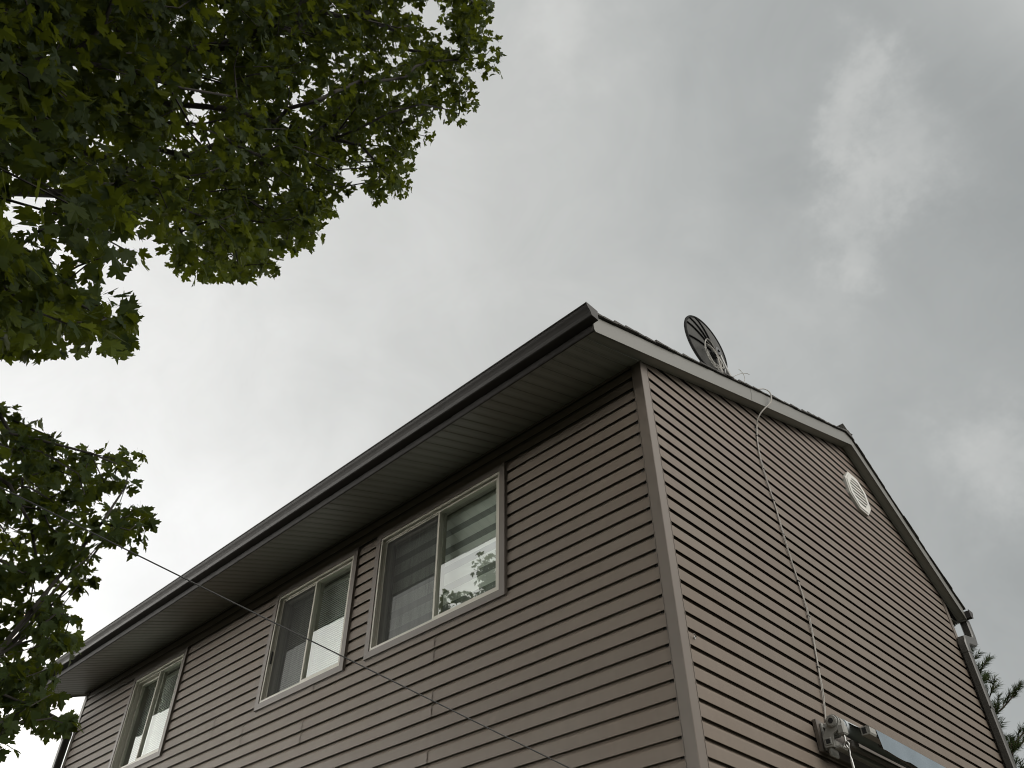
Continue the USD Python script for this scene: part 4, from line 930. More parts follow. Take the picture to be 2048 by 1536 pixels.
-276,-313,370,13 -272,-284,455,13 -350,-229,465,13 -243,-260,308,13 -322,-278,515,13 -308,-279,480,13 -318,-258,377,13 -283,-295,337,13 -350,-262,523,13 -297,-301,399,13 -345,-214,401,13 -325,-288,407,13 -364,-318,550,13 -311,-222,531,13 -334,-246,331,13 -302,-266,385,13 -259,-271,396,13 -288,-299,442,13 -365,-259,373,13 -352,-287,362,13 -281,-261,416,13 -383,-334,508,13 -342,-344,499,13
-302,-299,455,13 -265,-294,322,13 -377,-318,480,13 -258,-285,306,13 -323,-271,345,13 -343,-226,415,13 -374,-256,397,13 -268,-225,329,13 -334,-291,434,13 -305,-254,421,13 -347,-248,388,13 -300,-330,491,13 -292,-297,361,13 -292,-264,491,13 -298,-270,308,13 -262,-292,435,13 -253,-270,294,13 -264,-224,458,13 -295,-282,497,13 -371,-296,432,13 -278,-336,452,13 -329,-308,530,13 -274,-260,379,13
-357,-287,547,13 -380,-296,450,13 -275,-326,468,13 -252,-256,374,13 -332,-218,367,13 -265,-293,404,13 -294,-234,347,13 -334,-305,484,13 -308,-299,385,13 -357,-282,475,13 -261,-262,442,13 -259,-292,356,13 -248,-256,419,13 -335,-272,374,13 -328,-218,391,13 -288,-252,324,13 -298,-250,444,13 -270,-241,353,13 -331,-251,502,13 -309,-257,460,13 -360,-276,439,13 -352,-223,374,13 -272,-306,454,13
-336,-272,500,13 -310,-325,443,13 -280,-319,411,13 -300,-281,369,13 -301,-245,504,13 -361,-258,460,13 -339,-293,520,13 -336,-199,491,13 -339,-336,525,13 -313,-296,521,13 -255,-241,347,6 -271,-271,452,6 -304,-287,400,6 -294,-308,432,6 -324,-253,430,6 -271,-323,401,6 -314,-271,503,6 -276,-264,405,6 -263,-260,478,6 -279,-320,393,6 -269,-320,453,6 -263,-299,332,6 -291,-275,331,6 -270,-219,469,6
-287,-273,483,6 -276,-296,328,6 -263,-261,489,6 -290,-255,357,6 -300,-248,486,6 -256,-277,346,6 -294,-291,444,6 -310,-227,349,6 -279,-308,471,6 -273,-301,403,6 -300,-280,309,6 -305,-239,488,6 -308,-278,383,6 -251,-218,454,6 -283,-283,319,6 -292,-292,391,6 -270,-244,477,6 -264,-308,479,6 -299,-296,409,6 -297,-260,350,6 -252,-293,301,6 -293,-286,471,6 -313,-285,375,6 -258,-230,324,6 -310,-236,434,6
-318,-285,352,6 -246,-277,301,6 -256,-296,463,6 -323,-320,491,6 -271,-235,427,6 -265,-232,478,6 -273,-247,445,6 -269,-303,339,6 -312,-312,465,6 -273,-297,416,6 -276,-244,335,6 -303,-294,495,6 -278,-233,335,6 -249,-236,333,6 -301,-266,469,6 -336,-339,484,6 -262,-256,460,6 -266,-296,448,6 -291,-299,463,6 -316,-308,434,6 -335,-330,492,6 -267,-299,484,6 -292,-303,379,6 -264,-301,385,6 -264,-288,387,6
-253,-263,402,6 -329,-298,406,6 -279,-243,310,6 -332,-283,422,6 -322,-292,504,6 -272,-321,442,6 -273,-306,438,6 -287,-241,358,6 -318,-318,525,6 -291,-262,323,6 -271,-240,495,6 -268,-280,379,6 -295,-277,408,6 -271,-290,360,6 -286,-283,376,6 -258,-275,436,6 -275,-241,388,6 -296,-231,425,6 -327,-296,450,6 -267,-288,486,6 -282,-259,386,6 -278,-269,309,6 -256,-269,453,6 -266,-331,484,6 -297,-319,400,6
-262,-249,317,6 -280,-280,328,6 -270,-316,465,6 -327,-297,421,6 -298,-275,321,6 -267,-298,371,6 -283,-345,472,6 -314,-320,453,6 -296,-245,391,6 -275,-352,476,6 -247,-249,403,6 -288,-228,373,6 -262,-303,440,6 -303,-243,466,6 -315,-295,451,6 -280,-286,417,6 -310,-326,474,6 -282,-322,491,6 -305,-316,494,6 -277,-249,373,6 -287,-264,363,6 -256,-275,319,6 -302,-346,496,6 -324,-313,415,6 -316,-307,421,6
-300,-220,336,6 -287,-290,403,6 -282,-303,493,6 -298,-239,402,6 -283,-316,478,6 -291,-239,465,6 -320,-282,367,6 -248,-283,287,6 -289,-231,336,6 -268,-272,334,6 -281,-299,374,6 -305,-256,328,6 -250,-222,321,6 -267,-301,360,6 -250,-259,338,6 -299,-250,349,6 -320,-300,370,6 -252,-243,413,6 -287,-313,416,6 -298,-336,450,6 -343,-319,427,6 -283,-283,357,6 -284,-257,341,6 -314,-258,478,6 -293,-227,383,6
-247,-241,484,6 -262,-276,387,6 -289,-275,300,6 -277,-304,361,6 -240,-239,428,6 -329,-350,498,6 -250,-258,452,6 -324,-316,462,6 -275,-275,365,6 -281,-253,479,6 -321,-331,483,6 -325,-333,451,6 -284,-260,436,6 -286,-331,470,6 -316,-230,389,6 -310,-243,320,6 -296,-254,501,6 -314,-240,340,6 -288,-296,432,6 -290,-270,378,6 -267,-235,412,6 -324,-328,431,6 -330,-297,382,6 -317,-298,440,6 -258,-243,363,6
-301,-264,506,6 -292,-259,460,6 -290,-233,413,6 -319,-271,325,6 -337,-303,419,6 -295,-223,457,6 -290,-253,393,6 -321,-281,431,6 -314,-337,477,6 -273,-325,497,6 -261,-249,306,6 -285,-263,302,6 -283,-213,463,6 -251,-266,464,6 -311,-287,363,6 -283,-218,334,6 -304,-279,464,6 -282,-236,490,6 -266,-319,491,6 -273,-317,426,6 -269,-283,292,6 -305,-278,516,6 -293,-281,350,6 -285,-230,392,6 -326,-331,515,6
-259,-267,428,6 -282,-351,453,6 -323,-263,451,6 -302,-327,514,6 -257,-261,322,6 -289,-344,488,6 -279,-248,395,6 -281,-308,445,6 -318,-251,336,6 -244,-249,319,6 -274,-250,345,6 -248,-243,437,6 -300,-214,469,6 -304,-251,373,6 -301,-332,473,6 -321,-262,425,6 -303,-286,443,6 -298,-222,478,6 -314,-263,412,6 -261,-262,332,6 -261,-302,472,6 -534,-397,769,14 -509,-363,754,14 -531,-366,756,14
-558,-383,743,14 -528,-387,745,14 -538,-374,780,14 -544,-354,759,14 -553,-370,755,14 -516,-371,781,14 -550,-365,782,14 -546,-403,741,14 -540,-382,763,14 -528,-369,740,14 -515,-384,761,14 -538,-366,770,14 -506,-375,709,14 -523,-357,732,14 -487,-367,726,14 -507,-345,718,14 -489,-357,719,14 -500,-349,745,14 -523,-375,719,14 -515,-344,733,14 -531,-355,719,14 -598,-401,746,14 -615,-393,714,14
-643,-366,743,14 -617,-389,738,14 -626,-399,732,14 -633,-379,735,14 -619,-407,760,14 -622,-373,754,14 -625,-391,753,14 -644,-398,730,14 -630,-363,749,14 -609,-392,754,14 -585,-381,706,14 -600,-377,719,14 -598,-380,704,14 -597,-392,716,14 -601,-399,702,14 -612,-381,700,14 -588,-376,726,14 -440,-829,909,20 -447,-476,869,20 -167,-915,809,20 -210,-850,510,20 -238,-842,693,20 -458,-836,856,20
-247,-692,643,20 -324,-887,702,20 -440,-864,885,20 -137,-893,789,20 -390,-882,518,20 -404,-481,846,20 -453,-1016,658,20 -209,-669,793,20 -357,-699,570,20 -195,-566,796,20 -439,-830,653,20 -245,-929,886,20 -143,-697,721,20 -104,-850,589,20 -389,-662,721,20 -221,-723,564,20 -384,-896,476,20 -236,-997,856,20 -295,-928,698,20 -79,-866,885,20 -352,-589,1008,20 -450,-519,771,20 -450,-785,670,20
-269,-740,912,20 -236,-680,864,20 -190,-835,577,20 -205,-1029,842,20 -340,-824,613,20 -288,-880,994,20 -381,-850,785,20 -346,-707,713,20 -328,-1049,888,20 -465,-441,663,20 -170,-493,764,20 -309,-488,881,20 -203,-689,755,20 -225,-643,887,20 -111,-666,697,20 -436,-1075,730,20 -353,-780,943,20 -228,-889,614,20 -131,-715,624,20 -279,-491,707,20 -423,-591,751,20 -82,-762,738,20 -122,-596,710,20
-381,-753,1049,20 -445,-813,741,20 -290,-530,912,20 -161,-774,703,20 -337,-722,535,20 -440,-699,786,20 -191,-950,933,20 -212,-1042,728,20 -369,-902,845,20 -242,-864,541,20 -369,-963,972,20 -322,-487,588,20 -190,-793,874,20 -244,-662,1025,20 -414,-640,790,20 -244,-967,542,20 -162,-751,947,20 -245,-878,781,20 -319,-698,673,20 -465,-1019,618,20 -226,-472,682,20 -294,-972,662,20 -248,-800,473,20
-356,-877,911,20 -110,-755,635,20 -469,-752,508,20 -261,-820,946,20 -377,-839,677,20 -289,-678,655,20 -187,-716,890,20 -422,-1007,694,20 -155,-697,851,20 -283,-572,836,20 -451,-721,750,20 -221,-726,504,20 -159,-649,899,20 -168,-638,948,20 -311,-559,793,20 -405,-882,791,20 -120,-980,808,20 -174,-698,556,20 -232,-731,634,20 -409,-763,692,20 -447,-941,652,20 -211,-895,663,20 -304,-864,675,20
-350,-936,561,20 -413,-485,704,20 -287,-831,894,20 -412,-831,823,20 -212,-751,832,20 -424,-946,920,20 -355,-706,848,20 -192,-1019,659,20 -400,-1007,978,20 -424,-955,546,20 -352,-885,768,20 -232,-813,818,20 -309,-812,511,20 -167,-702,973,20 -253,-882,1018,20 -276,-577,519,20 -427,-758,810,20 -442,-501,967,20 -435,-490,660,20 -312,-683,521,20 -316,-588,737,20 -423,-848,455,20 -166,-849,679,20
-188,-792,586,20 -279,-583,662,20 -197,-500,802,20 -190,-989,796,20 -419,-474,760,20 -152,-873,582,20 -352,-503,684,20 -260,-532,642,20 -375,-609,814,20 -273,-883,894,20 -289,-988,568,20 -455,-701,653,20 -296,-777,553,20 -329,-703,955,20 -364,-867,864,20 -100,-887,707,20 -230,-606,815,20 -388,-645,942,20 -192,-732,733,20 -437,-1100,770,20 -102,-814,910,20 -95,-797,856,20 -450,-668,865,20
-444,-680,562,20 -202,-608,784,20 -230,-626,980,20 -141,-724,904,20 -144,-740,675,20 -364,-588,576,20 271,-420,341,20 106,-478,311,20 -230,-534,493,20 181,-743,608,20 180,-259,551,20 12,-495,469,20 -118,-795,618,20 150,-359,549,20 174,-434,714,20 -123,-534,688,20 -35,-600,648,20 291,-753,675,20 -265,-510,577,20 54,-604,523,20 -78,-704,402,20 133,-255,618,20 231,-611,587,20 297,-460,488,20
79,-585,597,20 185,-780,690,20 -65,-665,511,20 226,-738,573,20 -43,-621,424,20 -192,-621,481,20 283,-356,697,20 -187,-716,466,20 295,-631,695,20 284,-501,604,20 419,-578,545,20 28,-780,727,20 200,-533,692,20 288,-511,808,20 414,-447,669,20 242,-396,381,20 351,-462,718,20 390,-514,604,20 173,-703,453,20 -188,-593,686,20 -228,-678,485,20 -110,-687,380,20 -32,-486,597,20 407,-713,606,20
237,-800,474,20 -156,-496,513,20 285,-565,337,20 96,-487,620,20 49,-453,356,20 215,-428,475,20 217,-530,504,20 -99,-589,655,20 201,-416,659,20 31,-778,482,20 -20,-435,674,20 228,-728,436,20 92,-588,394,20 215,-446,791,20 46,-638,316,20 -78,-805,444,20 378,-506,721,20 -128,-537,360,20 238,-567,304,20 263,-561,365,20 191,-705,603,20 96,-447,565,20 45,-551,822,20 -146,-791,571,20 368,-563,430,20
-35,-645,333,20 182,-352,495,20 124,-348,691,20 17,-692,739,20 -154,-661,432,20 322,-731,666,20 242,-398,592,20 89,-625,341,20 74,-623,546,20 -114,-637,737,20 286,-687,410,20 331,-722,713,20 94,-510,751,20 -45,-685,673,20 70,-309,707,20 138,-597,697,20 275,-779,482,20 -22,-516,735,20 335,-575,756,20 310,-680,703,20 329,-631,709,20 -137,-649,537,20 14,-584,540,20 134,-687,322,20 -137,-492,578,20
-145,-576,391,20 112,-368,629,20 117,-396,643,20 135,-540,299,20 -85,-785,600,20 332,-339,651,20 92,-627,739,20 253,-575,654,20 59,-714,638,20 163,-402,555,20 226,-373,737,20 151,-410,512,20 33,-536,689,20 -62,-503,588,20 78,-779,719,20 18,-659,515,20 226,-374,668,20 133,-763,506,20 -65,-429,377,20 222,-331,692,20 101,-714,792,20 273,-411,577,20 -19,-710,512,20 313,-567,633,20 254,-542,601,20
7,-631,501,20 308,-641,576,20 85,-555,657,20 -61,-531,662,20 31,-513,775,20 58,-484,686,20 385,-492,430,20 40,-617,762,20 355,-444,741,20 124,-616,735,20 -101,-613,564,20 317,-500,710,20 228,-613,687,20 -230,-632,495,20 226,-727,673,20 229,-607,777,20 123,-813,629,20 146,-720,672,20 276,-789,607,20 -237,-615,555,20 -168,-485,554,20 385,-702,512,20 120,-438,702,20 -33,-740,702,20 194,-581,744,20
-17,-528,595,20 7,-608,590,20 86,-354,643,20 117,-436,628,20 100,-552,703,20 -24,-473,662,20 369,-717,594,20 70,-378,639,20 117,-390,676,20 270,-470,533,20 336,-721,399,20 126,-533,610,20 189,-614,431,20 197,-816,511,20 286,-461,433,20 375,-388,568,20 -253,-469,487,20 51,-383,730,20 157,-364,518,20 -177,-520,398,20 64,-377,683,20 379,-632,563,20 262,-554,317,20 261,-488,575,20 -44,-605,473,20
12,-404,800,20 -124,-597,677,20 160,-413,461,20 154,-836,636,20 54,-490,735,20 52,-681,288,20 27,-536,518,20 -108,-485,491,20 161,-384,798,20 -88,-685,730,20 -164,-700,666,20 149,-498,553,20 -141,-645,405,20 -68,-564,565,20 -161,-728,478,20 286,-691,766,20 200,-567,640,20 -31,-825,656,20 62,-594,809,20 -221,-654,657,20 -102,-434,393,20 70,-860,575,20 334,-763,506,20 134,-679,474,20 170,-591,728,20
171,-318,595,20 56,-547,609,20 -142,-534,541,20 92,-413,458,20 174,-668,592,20 34,-535,590,20 -73,-477,464,20 126,-613,434,20 77,-681,447,20 39,-727,352,20 103,-586,326,20 -69,-543,773,20 284,-529,470,20 -14,-615,419,20 72,-312,624,20 256,-646,732,20 139,-406,392,20 299,-422,716,20 -30,-468,724,20 83,-479,528,20 -19,-658,578,20 416,-681,552,20 444,-469,538,20 78,-445,478,20 282,-408,387,20
359,-673,398,20 122,-547,396,20 -186,-686,444,20 210,-398,566,20 56,-474,544,20 95,-648,406,20 244,-671,555,20 105,-373,792,20 -150,-521,674,20 331,-500,464,20 266,-771,689,20 58,-758,671,20 169,-853,503,20 390,-468,479,20 89,-602,719,20 92,-736,630,20 296,-615,668,20 175,-551,384,20 273,-491,347,20 126,-585,346,20 77,-635,372,20 -128,-555,325,20 85,-467,377,20 -253,-545,671,20 272,-402,766,20
221,-317,446,20 36,-489,610,20 120,-498,671,20 -188,-665,670,20 62,-532,393,20 245,-409,456,20 343,-362,565,20 149,-663,835,20 17,-476,426,20 -94,-718,514,20 -16,-720,765,20 -149,-511,471,20 124,-738,453,20 130,-424,585,20 92,-411,497,20 -29,-789,475,20 179,-814,604,20 227,-516,616,20 130,-805,566,20 198,-546,278,20 32,-760,524,20 349,-647,526,20 339,-612,678,20 209,-753,378,20 402,-573,725,20
-141,-645,774,20 288,-560,741,20 217,-600,487,20 344,-627,550,20 74,-699,423,20 325,-608,475,20 -152,-499,734,20 171,-655,305,20 -132,-453,434,20 -155,-416,497,20 -9,-569,407,20 -201,-536,675,20 230,-613,623,20 82,-557,367,20 186,-397,390,20 144,-771,396,20 -59,-561,292,20 163,-499,648,20 59,-814,422,20 257,-608,804,20 218,-466,502,20 -121,-552,597,20 305,-571,678,20 -79,-634,511,20
109,-386,486,20 313,-725,529,20 358,-434,385,20 -138,-654,706,20 322,-684,548,20 78,-519,484,20 379,-548,586,20 136,-547,516,20 1,-620,291,20 183,-581,493,20 176,-487,754,20 -109,-509,804,20 255,-564,759,20 69,-336,764,20 167,-691,798,20 79,-662,589,20 -181,-492,489,20 -76,-617,321,20 190,-470,557,20 110,-516,573,20 5,-800,618,20 276,-705,622,20 192,-535,604,20 277,-670,326,20 184,-679,638,20
-238,-541,596,20 292,-525,534,20 289,-681,538,20 -112,-535,565,20 61,-406,771,20 -230,-560,421,20 -196,-544,379,20 269,-450,482,20 -26,-754,461,20 347,-661,612,20 163,-745,683,20 313,-607,728,20 314,-564,726,20 19,-608,822,20 185,-835,481,20 73,-851,639,20 227,-444,360,20 33,-350,678,20 156,-335,720,20 141,-732,412,20 -125,-724,493,20 304,-476,552,20 119,-649,433,20 99,-759,783,20 181,-478,712,20
53,-594,556,20 -68,-600,642,20 66,-643,797,20 -82,-564,642,20 166,-485,343,20 66,-785,613,20 -84,-563,442,20 373,-392,504,20 -21,-490,457,20 -127,-612,507,20 243,-692,430,20 -260,-597,611,20 -20,-438,730,20 189,-688,675,20 210,-456,420,20 242,-336,388,20 161,-733,750,20 -55,-501,492,20 7,-465,787,20 311,-368,395,20 254,-519,792,20 119,-596,573,20 196,-540,792,20 408,-405,555,20 294,-379,451,20
349,-608,589,20 -60,-697,559,20 -107,-440,424,20 236,-831,614,20 194,-620,686,20 232,-396,428,20 161,-653,334,20 -208,-584,711,20 209,-740,482,20 271,-548,393,20 146,-811,699,20 295,-415,543,20 -48,-710,650,20 -66,-602,783,20 120,-784,711,20 -159,-666,607,20 228,-590,730,20 180,-610,575,20 19,-658,323,20 -99,-583,755,20 136,-502,582,20 262,-492,755,20 209,-518,549,20 264,-599,445,20 79,-431,630,20
-72,-727,740,20 343,-489,766,20 59,-444,809,20 175,-653,663,20 133,-428,434,20 387,-594,516,20 268,-542,521,20 35,-651,469,20 123,-318,581,20 363,-469,400,20 362,-484,491,20 429,-628,560,20 60,-812,643,20 263,-532,630,20 24,-861,539,20 103,-722,494,20 128,-680,530,20 320,-459,719,20 39,-646,776,20 368,-693,626,20 -223,-598,509,20 -15,-710,613,20 108,-596,854,20 -241,-592,431,20 -176,-687,493,20
9,-451,641,20 -60,-609,551,20 -128,-598,360,20 270,-477,494,20 -35,-672,477,20 232,-352,621,20 290,-330,427,20 -120,-535,459,20 258,-554,703,20 -163,-567,451,20 29,-741,664,20 337,-578,518,20 188,-496,278,20 192,-623,632,20 404,-707,563,20 143,-559,657,20 422,-501,662,20 151,-638,723,20 243,-546,422,20 126,-302,690,20 155,-437,825,20 317,-476,374,20 392,-483,521,20 -85,-570,395,20 215,-404,611,20
-144,-767,637,20 -2,-610,758,20 -157,-551,589,20 354,-327,526,20 230,-437,516,20 110,-802,438,20 50,-707,665,20 158,-541,436,20 398,-653,446,20 157,-813,487,20 79,-597,350,20 92,-810,570,20 -128,-743,441,20 -248,-606,657,20 186,-778,552,20 -39,-583,420,20 155,-430,318,20 199,-699,781,20 396,-468,655,20 222,-664,477,20 73,-463,429,20 2,-505,769,20 -180,-498,585,20 -46,-511,696,20 34,-563,361,20
26,-846,622,20 119,-572,600,20 -20,-395,806,20 202,-653,456,20 -6,-592,323,20 238,-601,547,20 167,-445,603,20 -162,-655,362,20 118,-568,465,20 -190,-561,618,20 284,-440,529,20 244,-645,348,20 -176,-628,660,20 -59,-532,725,20 414,-476,452,20 398,-647,526,20 177,-818,647,20 73,-566,534,20 199,-374,338,20 29,-417,657,20 -7,-812,669,20 400,-611,714,20 69,-552,573,20 360,-459,457,20 187,-450,666,20
181,-678,548,20 206,-501,743,20 386,-435,560,20 279,-462,767,20 8,-447,675,20 343,-620,772,20 202,-631,744,20 195,-622,790,20 359,-697,429,20 52,-536,496,20 265,-422,435,20 -111,-675,628,20 -17,-408,764,20 -122,-642,481,20 -83,-477,401,20 384,-421,617,20 255,-359,511,20 -123,-503,740,20 -58,-674,757,20 143,-531,770,20 -87,-553,585,20 -97,-795,511,20 64,-600,618,20 261,-590,564,20 62,-490,401,20
89,-474,719,20 146,-368,687,20 58,-722,747,20 454,-577,584,20 85,-341,550,20 -43,-770,586,20 61,-563,753,20 214,-535,426,20 16,-507,575,20 -254,-445,524,20 117,-597,643,20 305,-503,630,20 229,-514,648,20 -7,-534,633,20 229,-499,564,20 -95,-531,519,20 62,-297,680,20 20,-843,465,20 157,-533,812,20 -284,-601,547,20 106,-848,574,20 103,-399,597,20 -14,-637,361,20 66,-521,578,20 -198,-600,456,20
266,-405,535,20 -42,-685,716,20 392,-453,695,20 33,-665,694,20 -180,-752,619,20 97,-510,850,20 209,-777,429,20 183,-584,593,20 101,-620,282,20 275,-644,504,20 257,-359,669,20 414,-568,445,20 56,-529,649,20 36,-508,387,20 389,-614,452,20 -74,-540,620,20 242,-387,626,20 -281,-504,541,20 78,-838,464,20 239,-634,649,20 32,-579,834,20 379,-662,663,20 105,-683,376,20 -238,-444,660,20 -59,-841,573,20
247,-494,699,20 253,-553,477,20 270,-343,444,20 111,-472,764,20 -89,-705,542,20 -138,-504,383,20 38,-350,784,20 -29,-686,561,20 11,-695,452,20 184,-541,720,20 98,-543,500,20 -25,-583,752,20 179,-365,637,20 245,-502,497,20 133,-644,772,20 66,-635,491,20 224,-364,530,20 214,-665,634,20 126,-412,470,20 -51,-745,608,20 50,-588,655,20 242,-492,787,20 168,-536,508,20 16,-753,477,20 31,-562,487,20
389,-582,587,20 128,-550,847,20 47,-368,623,20 303,-561,478,20 50,-564,636,20 300,-767,566,20 -248,-505,645,20 58,-446,324,20 202,-567,332,20 340,-583,644,20 257,-422,792,20 -62,-514,817,20 143,-559,698,20 225,-547,550,20 -15,-694,699,20 -49,-762,546,20 124,-789,673,20 274,-292,537,20 -56,-524,425,20 108,-611,478,20 75,-638,700,20 412,-539,711,20 122,-370,720,20 366,-597,737,20 75,-679,558,20
-106,-713,647,20 133,-598,600,20 -41,-810,511,20 243,-321,515,20 293,-624,520,20 -75,-592,722,20 452,-510,640,20 267,-737,557,20 51,-712,718,20 32,-599,784,20 -199,-612,598,20 268,-520,377,20 -55,-538,367,20 -4,-603,469,20 69,-554,322,20 243,-678,401,20 -37,-497,422,20 -101,-625,697,20 309,-508,422,20 218,-667,692,20 -16,-673,806,20 -38,-745,519,20 85,-540,542,20 158,-580,396,20 227,-685,316,20
62,-505,440,20 -103,-495,417,20 -186,-452,437,20 322,-683,392,20 56,-728,400,20 -20,-565,453,20 254,-664,795,20 -7,-634,800,20 365,-551,371,20 205,-466,733,20 -258,-646,519,20 243,-299,590,20 340,-688,697,20 132,-416,362,20 -179,-598,635,20 -7,-523,792,20 395,-520,404,20 186,-656,695,20 -138,-600,421,20 185,-372,785,20 -114,-529,491,20 -126,-590,596,20 11,-573,307,20 31,-721,794,20 17,-764,419,20
325,-615,393,20 -125,-791,524,20 -159,-451,417,20 261,-730,697,20 -96,-569,687,20 101,-640,513,20 104,-784,603,20 314,-664,481,20 106,-469,273,20 53,-515,693,20 15,-591,508,20 408,-651,480,20 -159,-591,682,20 197,-282,653,20 203,-669,773,20 258,-457,420,20 -116,-769,505,20 -12,-697,311,20 205,-792,635,20 168,-791,582,20 -170,-516,623,20 359,-634,422,20 392,-591,433,20 399,-721,533,20
72,-436,590,20 27,-646,627,20 305,-339,624,20 386,-549,530,20 -29,-548,545,20 246,-430,609,20 202,-594,614,20 224,-505,324,20 212,-589,460,20 -86,-575,534,20 95,-520,702,20 39,-481,329,20 24,-687,487,20 46,-618,453,20 345,-391,649,20 37,-497,845,20 399,-649,645,20 159,-527,351,20 407,-640,697,20 185,-328,550,20 249,-494,531,20 232,-702,772,20 253,-725,495,20 302,-785,652,20 112,-471,480,20
174,-390,500,20 334,-371,685,20 -53,-539,468,20 -110,-591,782,20 -15,-503,347,20 -85,-510,352,20 122,-608,779,20 386,-543,443,20 -228,-515,550,20 375,-585,396,20 238,-478,636,20 85,-758,426,20 -21,-584,541,20 292,-610,783,20 371,-538,680,20 257,-728,664,20 143,-827,514,20 284,-667,649,20 138,-626,647,20 -21,-522,447,20 339,-413,622,20 44,-603,731,20 0,-728,690,20 304,-656,600,20 224,-693,518,20
304,-654,539,20 302,-479,459,20 -57,-496,527,20 95,-266,688,20 263,-670,588,20 -25,-614,532,20 234,-797,527,20 410,-499,553,20 -141,-531,727,20 171,-299,641,20 51,-679,619,20 21,-559,670,20 14,-615,705,20 -108,-476,574,20 341,-416,427,20 231,-468,818,20 -55,-634,755,20 -39,-604,726,20 99,-435,677,20 349,-617,497,20 241,-777,804,20 366,-788,358,20 532,-643,332,20 225,-759,240,20 356,-643,173,20
457,-816,510,20 410,-949,430,20 567,-742,666,20 340,-762,424,20 178,-895,623,20 501,-783,514,20 246,-589,472,20 290,-996,364,20 520,-686,567,20 405,-576,490,20 293,-736,340,20 204,-951,303,20 265,-797,398,20 563,-765,606,20 178,-751,495,20 390,-819,613,20 167,-539,468,20 417,-588,634,20 453,-795,476,20 265,-819,447,20 450,-522,581,20 464,-926,565,20 382,-709,273,20 433,-777,693,20 457,-761,620,20
326,-627,647,20 450,-875,407,20 190,-764,297,20 348,-845,673,20 39,-913,306,20 -88,-901,473,20 456,-551,458,20 -54,-774,379,20 396,-554,647,20 458,-714,347,20 -136,-814,407,20 499,-825,265,20 437,-559,309,20 165,-563,571,20 598,-858,380,20 -75,-853,639,20 510,-656,448,20 -139,-833,378,20 111,-728,275,20 211,-908,211,20 294,-868,166,20 349,-959,608,20 322,-1009,576,20 570,-691,269,20
311,-608,422,20 502,-769,558,20 71,-793,377,20 411,-837,569,20 216,-918,734,20 78,-816,738,20 376,-903,676,20 425,-720,661,20 -73,-908,414,20 325,-707,315,20 556,-560,369,20 367,-824,230,20 312,-896,448,20 198,-761,196,20 621,-862,449,20 308,-696,512,20 327,-863,611,20 62,-803,324,20 448,-526,429,20 153,-979,271,20 451,-906,215,20 154,-927,619,20 2,-700,235,20 -78,-931,441,20 597,-657,342,20
153,-756,263,20 171,-897,537,20 153,-628,550,20 419,-752,492,20 514,-714,607,20 514,-737,376,20 90,-913,338,20 324,-886,343,20 337,-832,336,20 600,-712,357,20 233,-918,580,20 324,-772,457,20 154,-993,536,20 301,-594,503,20 229,-721,533,20 11,-884,574,20 181,-911,717,20 573,-656,617,20 429,-686,634,20 542,-871,534,20 431,-834,492,20 265,-838,503,20 481,-707,452,20 357,-991,408,20 203,-876,703,20
613,-637,501,20 125,-629,567,20 -30,-830,337,20 255,-732,382,20 -39,-845,540,20 280,-891,611,20 424,-807,273,20 -96,-856,425,20 614,-611,367,20 74,-912,385,20 118,-615,185,20 545,-857,283,20 443,-866,335,20 184,-673,429,20 -13,-816,258,20 72,-749,603,20 645,-764,623,20 49,-980,453,20 71,-855,243,20 488,-912,446,20 -70,-769,271,20 345,-922,511,20 136,-875,587,20 -123,-746,552,20 81,-745,528,20
72,-692,164,20 125,-575,414,20 444,-814,584,20 169,-967,678,20 276,-711,249,20 353,-708,173,20 108,-829,267,20 242,-963,367,20 453,-767,662,20 591,-719,648,20 194,-800,220,20 -150,-717,443,20 43,-881,602,20 3,-741,377,20 -91,-657,384,20 158,-943,244,20 370,-561,475,20 481,-786,233,20 196,-853,375,20 66,-604,261,20 198,-597,169,20 313,-746,803,20 338,-759,389,20 126,-848,426,20 259,-902,736,20
269,-730,174,20 60,-810,481,20 388,-824,201,20 342,-803,694,20 489,-932,618,20 383,-669,708,20 589,-807,614,20 254,-595,225,20 411,-631,241,20 653,-756,315,20 502,-715,528,20 246,-766,536,20 176,-884,205,20 208,-936,618,20 400,-546,616,20 -96,-773,326,20 441,-714,319,20 306,-697,594,20 202,-688,575,20 378,-828,678,20 429,-778,552,20 123,-808,160,20 627,-698,546,20 138,-724,249,20 334,-856,312,20
201,-1016,355,20 260,-867,382,20 -43,-886,570,20 247,-718,312,20 629,-838,561,20 321,-914,239,20 69,-863,383,20 73,-563,285,20 436,-596,232,20 179,-707,500,20 115,-751,720,20 612,-723,276,20 444,-896,614,20 291,-812,737,20 262,-764,345,20 -46,-890,456,20 564,-877,595,20 33,-636,666,20 425,-806,402,20 371,-849,499,20 357,-653,345,20 423,-797,324,20 574,-738,629,20 30,-889,428,20 267,-755,752,20
352,-527,415,20 112,-821,736,20 596,-909,375,20 632,-818,445,20 -34,-939,428,20 562,-765,387,20 157,-1008,464,20 309,-949,340,20 308,-688,638,20 34,-712,558,20 351,-991,606,20 415,-532,528,20 94,-829,372,20 353,-760,720,20 256,-902,315,20 467,-901,649,20 617,-819,395,20 177,-742,410,20 -112,-690,283,20 -44,-880,627,20 93,-645,671,20 519,-696,333,20 127,-864,345,20 447,-650,710,20 93,-584,438,20
